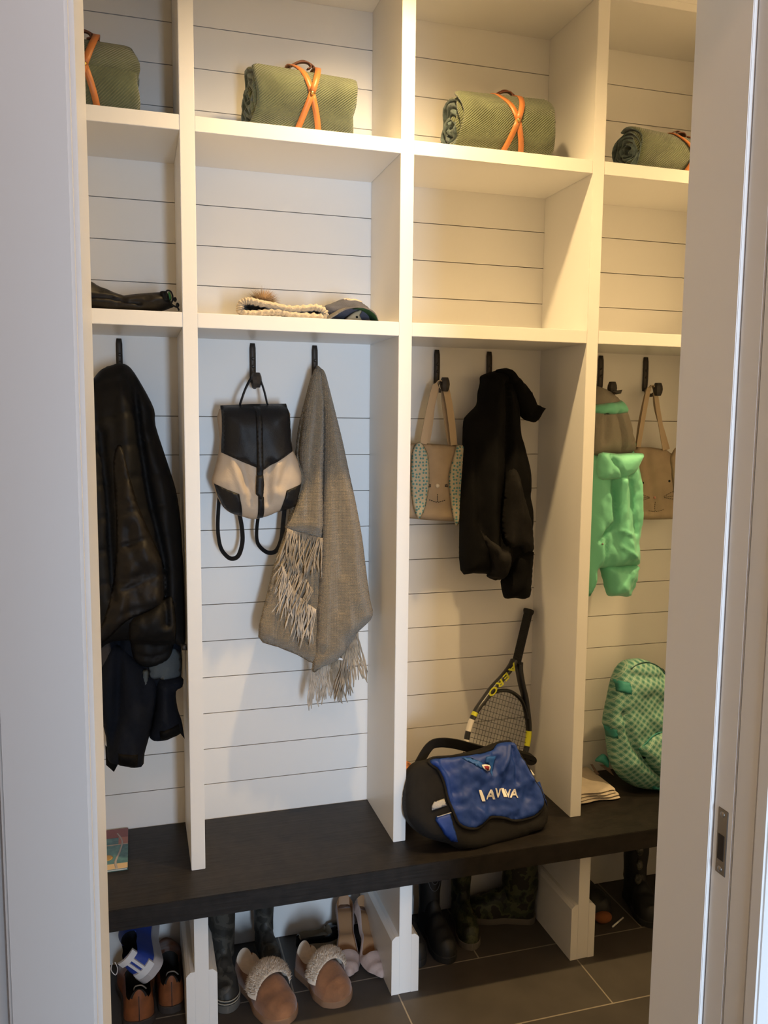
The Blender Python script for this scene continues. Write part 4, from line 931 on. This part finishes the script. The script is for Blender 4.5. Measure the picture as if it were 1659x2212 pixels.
# folded shirt
t = thing('folded_shirt', 'folded beige shirt with faded print lying beside the teal backpack', 'shirt', (1.38, .15, ZB))
M_SH = mat('beige_jersey', (.44, .38, .31), .95, bump=('noise', 260, .4), var=.06, varscale=25)
xr = onZ(1341, 1728, ZB).x; yf = onZ(1300, 1731, ZB).y
for k in range(4):
    z0 = ZB+.0006+k*.0085; bm = B(); xs0, xe, ys, ye = XC+T+.002, xr-.004*k+.003*math.sin(k*2), yf+.002*k, .262-.004*k
    prof = [(ys+.001, 0), (ys-.004, .004), (ys+.001, .008), (ys+.05, .0092), (ye-.02, .009), (ye, .0075), (ye+.003, .004), (ye, 0)]
    rings = []
    for i in range(13):
        x = xs0+(xe-xs0)*i/12; s_ = 1-(.35 if i == 12 else .08 if i == 11 else 0)
        rings.append([bm.verts.new((x, y+.004*math.sin(x*60+k), z0+.004+(z-.004)*s_+.0012*noise.noise(Vector((x*20, y*20, k)))+.0008)) for y, z in prof])
    for a, c in zip(rings, rings[1:]):
        for j in range(len(prof)): j2 = (j+1) % len(prof); bm.faces.new((a[j], c[j], c[j2], a[j2]))
    bm.faces.new(rings[0]); bm.faces.new(rings[-1][::-1]); bmesh.ops.recalc_face_normals(bm, faces=bm.faces); clampz(bm, ZB+.0006)
    obj('folded_layer', bm, M_SH, t)
zt_ = ZB+.0375
for (a, b_, c, d) in (((1275,1651),(1280,1651),(1295,1673),(1288,1673)), ((1295,1652),(1313,1653),(1326,1676),(1305,1660))):
    bm = B(); prism(bm, [onZ(*q, zt_) for q in (a, b_, c, d)], (0, 0, .0006)); bmesh.ops.recalc_face_normals(bm, faces=bm.faces); obj('print', bm, mat('faded_print', (.16, .11, .09), .9), t, smooth=False, label='faded dark print')

# picture book
t = thing('picture_book', 'teal and pink picture book lying flat on the bench behind the left jamb', 'book', (-.13, .16, ZB))
c1 = onZ(276, 1879, ZB); c2 = onZ(276, 1793, ZB)
def quad(x0, x1, y0, y1): return [(x0, y0), (x1, y0), (x1, y1), (x0, y1)]
X1 = c1.x; Y0, Y1 = c1.y, min(c2.y, .279)
bm = B(); box(bm, X1-.19, X1-.002, Y0+.002, Y1-.002, ZB+.001, ZB+.0055); obj('pages', bm, mat('paper', (.7, .66, .58), .9), t, smooth=False)
cov = mat('cover_teal', (.045, .14, .18), .4, col2=(.10, .24, .27), varscale=60)
bm = B(); box(bm, X1-.192, X1, Y0, Y1, ZB+.0055, ZB+.0065); box(bm, X1-.192, X1, Y0, Y1, ZB+.0004, ZB+.0012); cv = obj('cover', bm, cov, t, smooth=False)
for nm, c_, y0, y1, x0 in (('cover_band', (.55, .42, .26), Y0+.0005, Y0+.028, -.19), ('cover_band', (.42, .33, .27), Y0+.132, Y0+.136, -.19), ('cover_band', (.34, .14, .12), Y0+.137, Y1-.0005, -.026), ('cover_band', (.22, .07, .075), Y0+.175, Y1-.0005, -.19)):
    bm = B(); box(bm, X1+x0, X1-.0004, y0, y1, ZB+.0062, ZB+.0069+(.0002 if x0 < -.1 else 0)); obj(nm, bm, mat('cover_%d' % int(c_[0]*100), c_, .45), cv, smooth=False)
bm = B(); ellipsoid(bm, (X1-.052, Y0+.065, ZB+.0066), .013, .016, .0006, 16, 4); obj('cover_motif', bm, mat('cover_yellow', (.62, .36, .08), .45), cv)
bm = B(); tube(bm, crom([(X1-.028, Y0+.002, ZB+.0072), (X1-.032, Y0+.04, ZB+.0072), (X1-.022, Y0+.09, ZB+.0072), (X1-.016, Y0+.15, ZB+.0072), (X1-.03, Y0+.2, ZB+.0072)], 5), [.004-.0001*i for i in range(21)], 6, flat=.25, up=(0, 0, 1)); obj('cover_motif', bm, mat('cover_pale', (.35, .33, .33), .45), cv)

# ================================================================== SHOES UNDER THE BENCH
def interp(tab, s):
    for (a, x), (b, y) in zip(tab, tab[1:]):
        if s <= b: k = (s-a)/(b-a) if b > a else 0; k = k*k*(3-2*k); return x+(y-x)*k
    return tab[-1][1]
def footform(L, Wt, Ht, cav=None, zo=None, M=None, n=56, m=30, inner=.012, p=.75, wob=0, seed=0):
    """heel at x=0, toe at x=L; Wt half width, Ht height; cav=(s0,s1,width share)"""
    bm = B(); rings = []; reg = []
    for i in range(n+1):
        s = i/n; w = interp(Wt, s); h = interp(Ht, s); z0 = interp(zo, s) if zo else 0; x = L*s; ring = []; rg = []
        for j in range(m+1):
            a = PI*j/m; y = -w*math.cos(a); z = h*max(0, math.sin(a))**p; c = 0
            if cav and cav[0] < s < cav[1]:
                e = min(1, (s-cav[0])/.03, (cav[1]-s)/.03); fr = abs(y)/(w*cav[2])
                if fr < 1: z = z*(1-e)+e*min(z, inner); c = 1
            if wob: z += wob*noise.noise(Vector((x*30+seed, y*30, z*20)))*(z > .01)
            ring.append(bm.verts.new((x, y, z+z0))); rg.append(c)
        for j in range(1, m): 
            a = PI*(m-j)/m; ring.append(bm.verts.new((x, -w*math.cos(a), z0)))
        rings.append(ring); reg.append(rg)
    k = len(rings[0])
    for i in range(n):
        for j in range(k):
            j2 = (j+1) % k
            try: f = bm.faces.new((rings[i][j], rings[i+1][j], rings[i+1][j2], rings[i][j2]))
            except ValueError: continue
            if j < m and (reg[i][j]+reg[i][min(m, j+1)]+reg[i+1][j]+reg[i+1][min(m, j+1)]) >= 2: f.material_index = 1
    bm.faces.new(rings[0]); bm.faces.new(rings[-1][::-1])
    bmesh.ops.remove_doubles(bm, verts=bm.verts, dist=1e-5); bmesh.ops.recalc_face_normals(bm, faces=bm.faces)
    if M is not None: xform(bm, bm.verts, M)
    return bm
def place(x, y, z, yaw, roll=0, pitch=0): return Matrix.Translation((x, y, z)) @ Matrix.Rotation(yaw, 4, 'Z') @ Matrix.Rotation(pitch, 4, 'Y') @ Matrix.Rotation(roll, 4, 'X')
def _wf(s):
    b = interp([(0, .031), (.12, .034), (.4, .034), (.68, .047), (.8, .046), (1, .042)], s)
    if s < .09: b *= math.sqrt(max(.01, 1-((.09-s)/.09)**2))
    if s > .78: b *= max(.01, 1-((s-.78)/.22)**2.3)**.55
    return b
WF = [(i/48, _wf(i/48)) for i in range(49)]
def Wsc(k, tab=WF): return [(a, b*k) for a, b in tab]
def along(p0, p1): return math.atan2(p1[1]-p0[1], p1[0]-p0[0])

# shearling slippers
M_SUEDE = mat('chestnut_suede', (.24, .105, .045), .9, bump=('noise', 200, .5), var=.22, varscale=22, sheen=.3)
M_SOLE = mat('tan_rubber_sole', (.22, .12, .065), .8, bump=('noise', 150, .4)); M_FUR = mat('cream_shearling', (.66, .56, .45), .95, sheen=.5, var=.08, varscale=60)
def slipper(label, hx, hy, tx, ty, L=.25, k=1.15):
    yaw = along((hx, hy), (tx, ty)); M = place(hx, hy, .001, yaw)
    t = thing('shearling_slipper', label, 'slipper', (hx, hy, 0), 'chestnut slippers under the bench')
    obj('sole', footform(L, Wsc(k*1.06), [(0, .020), (1, .020)], M=M, p=.15), M_SOLE, t)
    obj('upper', footform(L*.985, Wsc(k), [(0, .06), (.05, .080), (.25, .066), (.45, .080), (.6, .076), (.82, .054), (.95, .042), (1, .02)], cav=(.04, .50, .80), inner=.028, M=M @ Matrix.Translation((.002, 0, .012)), wob=.003), [M_SUEDE, M_FUR], t)
    bm = B(); rnd = random.Random(int(abs(hx)*1000)); tuft = []
    for i in range(2400):
        s = rnd.uniform(.44, .68); a = rnd.uniform(.10, .90)*PI; w = interp(WF, s)*k; h = .083
        y = -w*math.cos(a)*1.02; z = .018+h*math.sin(a)**.7; nrm = Vector((rnd.uniform(-.5, .3), -math.cos(a), math.sin(a)+.15)).normalized()
        bulge = .016*math.sin(PI*(s-.44)/.24); p = Vector((L*s, y, z))+Vector((0, -math.cos(a), math.sin(a)))*bulge
        e = p+nrm*rnd.uniform(.005, .011); sd = nrm.orthogonal().normalized()*.0026; q = [p+sd, p-sd*.5+nrm.cross(sd)*.9, p-sd*.5-nrm.cross(sd)*.9, e+Vector((rnd.uniform(-.002, .002),)*3)]
        v = [bm.verts.new(M @ x) for x in q]
        for a_, b_, c_ in ((0, 1, 3), (1, 2, 3), (2, 0, 3)): bm.faces.new((v[a_], v[b_], v[c_]))
    rings = []
    for i in range(9):
        s = .44+.24*i/8; w = interp(WF, s)*k; bul = .015*math.sin(PI*i/8)
        rings.append([bm.verts.new(M @ (Vector((L*s, -w*math.cos(a)*1.02, .018+.083*math.sin(a)**.7))+Vector((0, -math.cos(a), math.sin(a)))*bul)) for a in [PI*j/16 for j in range(1, 16)]])
    for a, c in zip(rings, rings[1:]):
        for j in range(14): bm.faces.new((a[j], a[j+1], c[j+1], c[j]))
    obj('fur_cuff', bm, M_FUR, t)
slipper('chestnut suede slipper with cream fur cuff, its open heel beside the tall boot', .262, .140, .358, -.100, .26)
slipper('chestnut suede slipper with cream fur cuff, nearest the pale heels', .437, .125, .520, -.072, .215, 1.1)

# pale high heels and black flats
M_NUDE = mat('blush_suede', (.42, .31, .27), .7, var=.1, varscale=30, bump=('noise', 200, .3)); M_INS = mat('tan_insole', (.33, .17, .075), .6)
def pump(label, M):
    t = thing('high_heel', label, 'shoe', tuple(M.translation), 'pale high heels under the bench')
    L = .235; zo = [(0, .088), (.18, .086), (.45, .050), (.68, .006), (.8, .002), (1, .008)]
    wp = [(0, .004), (.03, .020), (.15, .029), (.42, .024), (.7, .038), (.86, .030), (.96, .014), (1, .003)]
    obj('upper', footform(L, wp, [(0, .030), (.04, .052), (.2, .045), (.45, .022), (.64, .026), (.72, .044), (.88, .034), (.97, .02), (1, .008)], cav=(.03, .70, .86), inner=.006, zo=zo, M=M), [M_NUDE, M_INS], t)
    bm = B(); tube(bm, [M @ Vector(p) for p in ((.030, 0, .092), (.022, 0, .07), (.012, 0, .04), (.006, 0, .001))], [.020, .012, .0065, .0045], 12); obj('heel', bm, M_NUDE, t)
pump('pale pointed high heel with tan insole facing forward, left of its pair', place(.600, .262, .002, along((.600, .262), (.560, .03))))
pump('pale pointed high heel leaning against the middle bench leg, toe to the right', place(.603, .235, .012, along((.603, .235), (.655, -.03)), roll=-.38, pitch=.06))
M_PAT = mat('black_patent', (.008, .009, .011), .2, coat=.5)
for lab, q in (('glossy black flat shoe behind the pale heels, against the floor', (.44, .225, .600, .262)), ('glossy black flat shoe behind the pale heels, nearer the wall', (.455, .160, .585, .175))):
    t = thing('flat_shoe', lab, 'shoe', (q[0], q[1], 0), 'black flats behind the heels'); M = place(q[0], q[1], .001, along(q[:2], q[2:]))
    
    obj('upper', footform(.18, Wsc(.62), [(0, .035), (.1, .045), (.5, .030), (.7, .036), (.95, .02), (1, .008)], cav=(.05, .62, .8), inner=.006, M=M), [M_PAT, mat('pale_insole', (.25, .22, .17), .7)], t)
    obj('sole', footform(.182, Wsc(.64), [(0, .005), (1, .005)], p=.1, M=M), M_BLKNYL, t)

# boots
def camo(name, cols, sc=22):
    m = mat(name, cols[0], .55, spec=.4); N = m.node_tree.nodes; L = m.node_tree.links
    tc = N.new('ShaderNodeTexCoord'); nz = N.new('ShaderNodeTexNoise'); nz.inputs['Scale'].default_value = sc; nz.inputs['Detail'].default_value = 3; L.new(tc.outputs['Object'], nz.inputs['Vector'])
    r = N.new('ShaderNodeValToRGB'); r.color_ramp.interpolation = 'CONSTANT'; e = r.color_ramp.elements
    e[0].position = 0; e[0].color = (*cols[0], 1); e[1].position = .43; e[1].color = (*cols[1], 1)
    for k, c in zip((.5, .57), cols[2:]): x = e.new(k); x.color = (*c, 1)
    L.new(nz.outputs[0], r.inputs[0]); L.new(r.outputs[0], N['Principled BSDF'].inputs['Base Color']); return m
CAMO1 = camo('grey_brown_check', [(.018, .017, .014), (.035, .032, .026), (.06, .055, .045), (.028, .026, .022)], 16)
CAMO2 = camo('leafy_camouflage', [(.008, .01, .006), (.025, .032, .016), (.055, .06, .030), (.015, .014, .010)], 20)
M_RUB = mat('dark_rubber', (.012, .012, .012), .55); M_SOLEG = mat('grey_sole', (.10, .09, .075), .8)
def boot(name, label, hx, hy, tx, ty, H=.32, r=.052, L=.24, k=.95, m=CAMO1, sole=M_SOLEG, tilt=0, group=None, bands=0, stitch=False):
    yaw = along((hx, hy), (tx, ty)); M = place(hx, hy, .001, yaw, roll=tilt)
    t = thing(name, label, 'boot', (hx, hy, 0), group)
    obj('foot', footform(L, Wsc(k), [(0, .085), (.06, .115), (.38, .12), (.52, .09), (.7, .07), (.9, .055), (.97, .04), (1, .015)], M=M @ Matrix.Translation((0, 0, .012)), p=.6), m, t)
    obj('sole', footform(L*1.02, Wsc(k*1.07), [(0, .022), (1, .022)], M=M @ Matrix.Translation((-.003, 0, 0)), p=.12), sole, t)
    bm = B(); rings = []; seg = 20; zz = [.08+(H-.08)*i/10 for i in range(11)]
    for i, z in enumerate(zz):
        f = i/10; a = r*(.86+.2*f); c = .21*L+.006*f
        rings.append([bm.verts.new(M @ Vector((c+a*1.12*math.cos(2*PI*q/seg)+.003*math.sin(z*60+q), a*.92*math.sin(2*PI*q/seg), z))) for q in range(seg)])
    for i in range(4): 
        z = H-.03*i; a = (r*1.06-.006)*(1-.04*i); c = .21*L+.006
        rings.append([bm.verts.new(M @ Vector((c+a*1.12*math.cos(2*PI*q/seg), a*.92*math.sin(2*PI*q/seg), z))) for q in range(seg)])
    for i, (a, c) in enumerate(zip(rings, rings[1:])):
        for q in range(seg): bm.faces.new((a[q], a[(q+1) % seg], c[(q+1) % seg], c[q])).material_index = 1 if i >= 11 else 0
    bm.faces.new(rings[-1]).material_index = 1; bmesh.ops.recalc_face_normals(bm, faces=bm.faces); obj('shaft', bm, [m, M_RUB], t)
    for i in range(bands):
        z = .028+.009*i; bm = B(); pts = []
        for q in range(25):
            s = 1-abs(q/12-1); y = (1 if q < 12 else -1)
            a = 2*PI*q/24; pts.append(M @ Vector((L*.78+L*.235*math.cos(a), interp(Wsc(k*1.03), .72)*math.sin(a), z)))
        tube(bm, pts, .0016, 6, caps=False); obj('sole_band', bm, mat('cream_rubber', (.34, .31, .25), .7), t)
    if stitch:
        for i, sc in enumerate((1, .6)):
            bm = B(); pts = [M @ Vector((.21*L+r*1.10*math.cos(b)+.0035, r*.96*math.sin(b), .215+.055*sc*math.cos(a))) for a, b in [(2*PI*q/16, .62*sc*math.sin(2*PI*q/16)) for q in range(17)]]
            tube(bm, pts, .0011, 5, caps=False); obj('stitching', bm, mat('grey_stitching', (.10, .11, .13), .6), t)
        bm = B(); c = M @ Vector((.21*L+r*1.2, 0, .300)); box(bm, c.x-.010, c.x+.010, c.y-.003, c.y+.003, c.z-.012, c.z+.010); obj('pull_tab', bm, mat('grey_tab', (.22, .23, .25), .6), t, smooth=False)
    return t
G1 = 'tall checked rubber boots under the bench'
boot('rubber_boot', 'tall grey checked rubber boot standing left of the slippers, toe forward', .205, .185, .205, -.035, H=.345, r=.045, L=.20, k=.78, bands=2, group=G1)
boot('rubber_boot', 'tall grey checked rubber boot set back toward the wall behind the slippers', .335, .255, .350, .08, H=.345, r=.036, L=.17, k=.70, group=G1)
G2 = 'dark stitched boots under the bench'
boot('western_boot', 'black boot with stitched shaft just right of the middle bench leg', .765, .235, .775, .06, H=.335, r=.036, L=.21, k=.72, m=M_RUB, sole=M_RUB, group=G2, stitch=True)
boot('western_boot', 'black boot with stitched shaft, left of the narrow camouflage boot', .860, .235, .868, .03, H=.335, r=.040, L=.22, k=.78, m=M_RUB, sole=M_RUB, group=G2, stitch=True)
G3 = 'camouflage boots under the bench'
boot('camouflage_boot', 'leafy camouflage boot seen toe on, standing under the bench centre', .985, .255, .958, .065, H=.315, r=.038, L=.20, k=.74, m=CAMO2, group=G3)
boot('camouflage_boot', 'leafy camouflage boot seen from the side, toe pointing left', 1.215, .150, 1.02, .225, H=.345, r=.056, L=.23, k=.9, m=CAMO2, group=G3)
G4 = 'dark boots in the right hand bay'
boot('snow_boot', 'black snow boot with grey plaid strip in the right bay, half behind the jamb', 1.600, .20, 1.575, .04, H=.34, r=.045, L=.20, k=.85, m=M_RUB, sole=M_RUB, group=G4)
sb = bpy.data.objects['snow_boot']
for i in range(5):
    bm = B(); c = Vector((1.5635-.004*math.sin(i*2), .105-.004*i, .31-.047*i)); ellipsoid(bm, c, .012, .010, .018, 12, 8); obj('plaid_patch', bm, camo('grey_plaid', [(.03, .03, .026), (.07, .068, .055), (.11, .105, .085), (.05, .05, .04)], 60), sb)
boot('snow_boot', 'plain black snow boot lying deep in shade beside the right leg', 1.36, .262, 1.45, .10, H=.22, r=.05, L=.20, k=.95, m=M_RUB, sole=M_RUB, group=G4)
bm = B(); c = onZ(1306, 1996, 0); ellipsoid(bm, (c.x, c.y+.01, .018), .030, .022, .018, 20, 12); tag(obj('toy_ball', bm, mat('orange_felt', (.22, .07, .02), .9, bump=('noise', 100, .6))), 'small dull orange ball on the tiles beside the right bench leg', 'ball')
bm = B(); tube(bm, [onZ(1323, 2002, .003), onZ(1346, 1982, .003)], .0028, 8); tag(obj('lollipop_stick', bm, mat('white_stick', (.7, .7, .68), .6)), 'thin white stick lying on the tiles under the bench', 'stick')

# tan leather shoes and blue trainer, left bay
M_LEA = mat('tan_polished_leather', (.20, .065, .022), .38, var=.25, varscale=20, coat=.15); M_SOLD = mat('dark_brown_sole', (.03, .02, .015), .7)
for lab, x, y, k, in (('tan leather shoe seen from behind, lower left under the bench', -.028, -.005, 1.18), ('tan leather shoe seen from behind, beside the left bench leg', .058, .030, 1.0)):
    t = thing('leather_shoe', lab, 'shoe', (x, y, 0), 'tan leather shoes under the bench'); M = place(x, y, .001, PI/2+.03)
    obj('upper', footform(.27, Wsc(k), [(0, .05), (.02, .092), (.12, .098), (.35, .085), (.55, .078), (.75, .06), (.95, .045), (1, .02)], cav=(.035, .50, .80), inner=.02, M=M @ Matrix.Translation((0, 0, .015))), [M_LEA, mat('dark_lining', (.008, .006, .005), .8)], t)
    obj('sole', footform(.278, Wsc(k*1.08), [(0, .02), (1, .02)], p=.1, M=M @ Matrix.Translation((-.004, 0, 0))), M_SOLD, t)
    bm = B(); tube(bm, [M @ Vector(p) for p in ((-.001, 0, .02), (-.0005, 0, .05), (.003, 0, .088))], .0013, 6); obj('heel_seam', bm, M_SOLD, t)
    bm = B(); tube(bm, crom([M @ Vector(p) for p in ((.02, -.02, .095), (.012, -.008, .112), (.018, .008, .108), (.03, .012, .09))], 5), .0018, 6); obj('pull_loop', bm, mat('pale_cord', (.20, .17, .14), .8), t)
M_SBL = mat('trainer_blue', (.012, .04, .26), .55, bump=('noise', 200, .3)); M_SWH = mat('trainer_white', (.62, .62, .64), .5); M_SGR = mat('trainer_sole', (.40, .37, .37), .7)
hp = onY(322, 2098, .02); t = thing('running_shoe', 'blue and white running shoe tipped on top of the tan leather shoes', 'shoe', tuple(hp), None)
M = Matrix.Translation(hp+Vector((.012, -.012, -.012))) @ Matrix.Rotation(PI/2+.12, 4, 'Z') @ Matrix.Rotation(-.10, 4, 'Y') @ Matrix.Rotation(-.75, 4, 'X')
obj('midsole', footform(.25, Wsc(1.16), [(0, .034), (.5, .028), (1, .02)], p=.14, M=M), M_SGR, t)
obj('upper', footform(.245, Wsc(1.02), [(0, .055), (.04, .082), (.2, .080), (.35, .07), (.55, .07), (.8, .05), (1, .02)], cav=(.05, .42, .74), inner=.03, M=M @ Matrix.Translation((.002, 0, .024))), [M_SBL, M_NAVY], t)
def onheel(name, m, y0, y1, z0, z1, th=.004, c=.0):
    bm = B(); pts = []
    for j in range(9):
        y = y0+(y1-y0)*j/8; x = -.004+12*y*y
        for z in (z0, z1): pts.append(bm.verts.new(M @ Vector((x+(z-.04)*.05, y, z)))); pts.append(bm.verts.new(M @ Vector((x+th+.006, y, z))))
    for j in range(8):
        a = pts[j*4:j*4+4]; b = pts[j*4+4:j*4+8]
        for p, q in ((0, 2), (2, 3), (3, 1), (1, 0)): bm.faces.new((a[p], a[q], b[q], b[p]))
    bm.faces.new((pts[0], pts[1], pts[3], pts[2])); bm.faces.new((pts[-4], pts[-2], pts[-1], pts[-3])); bmesh.ops.recalc_face_normals(bm, faces=bm.faces); return obj(name, bm, m, t)
onheel('heel_cup', M_SWH, -.028, .028, .026, .046); onheel('heel_stripe', M_SWH, -.011, -.004, .045, .095); onheel('heel_stripe', M_SWH, .004, .011, .045, .095); onheel('heel_tab', M_SWH, -.026, .026, .088, .106)
bm = B(); tube(bm, crom([onY(u, v, .0) for u, v in ((243,2080),(240,2095),(250,2106),(254,2092),(248,2078))], 6), .0012, 6); obj('lace', bm, M_SWH, t)
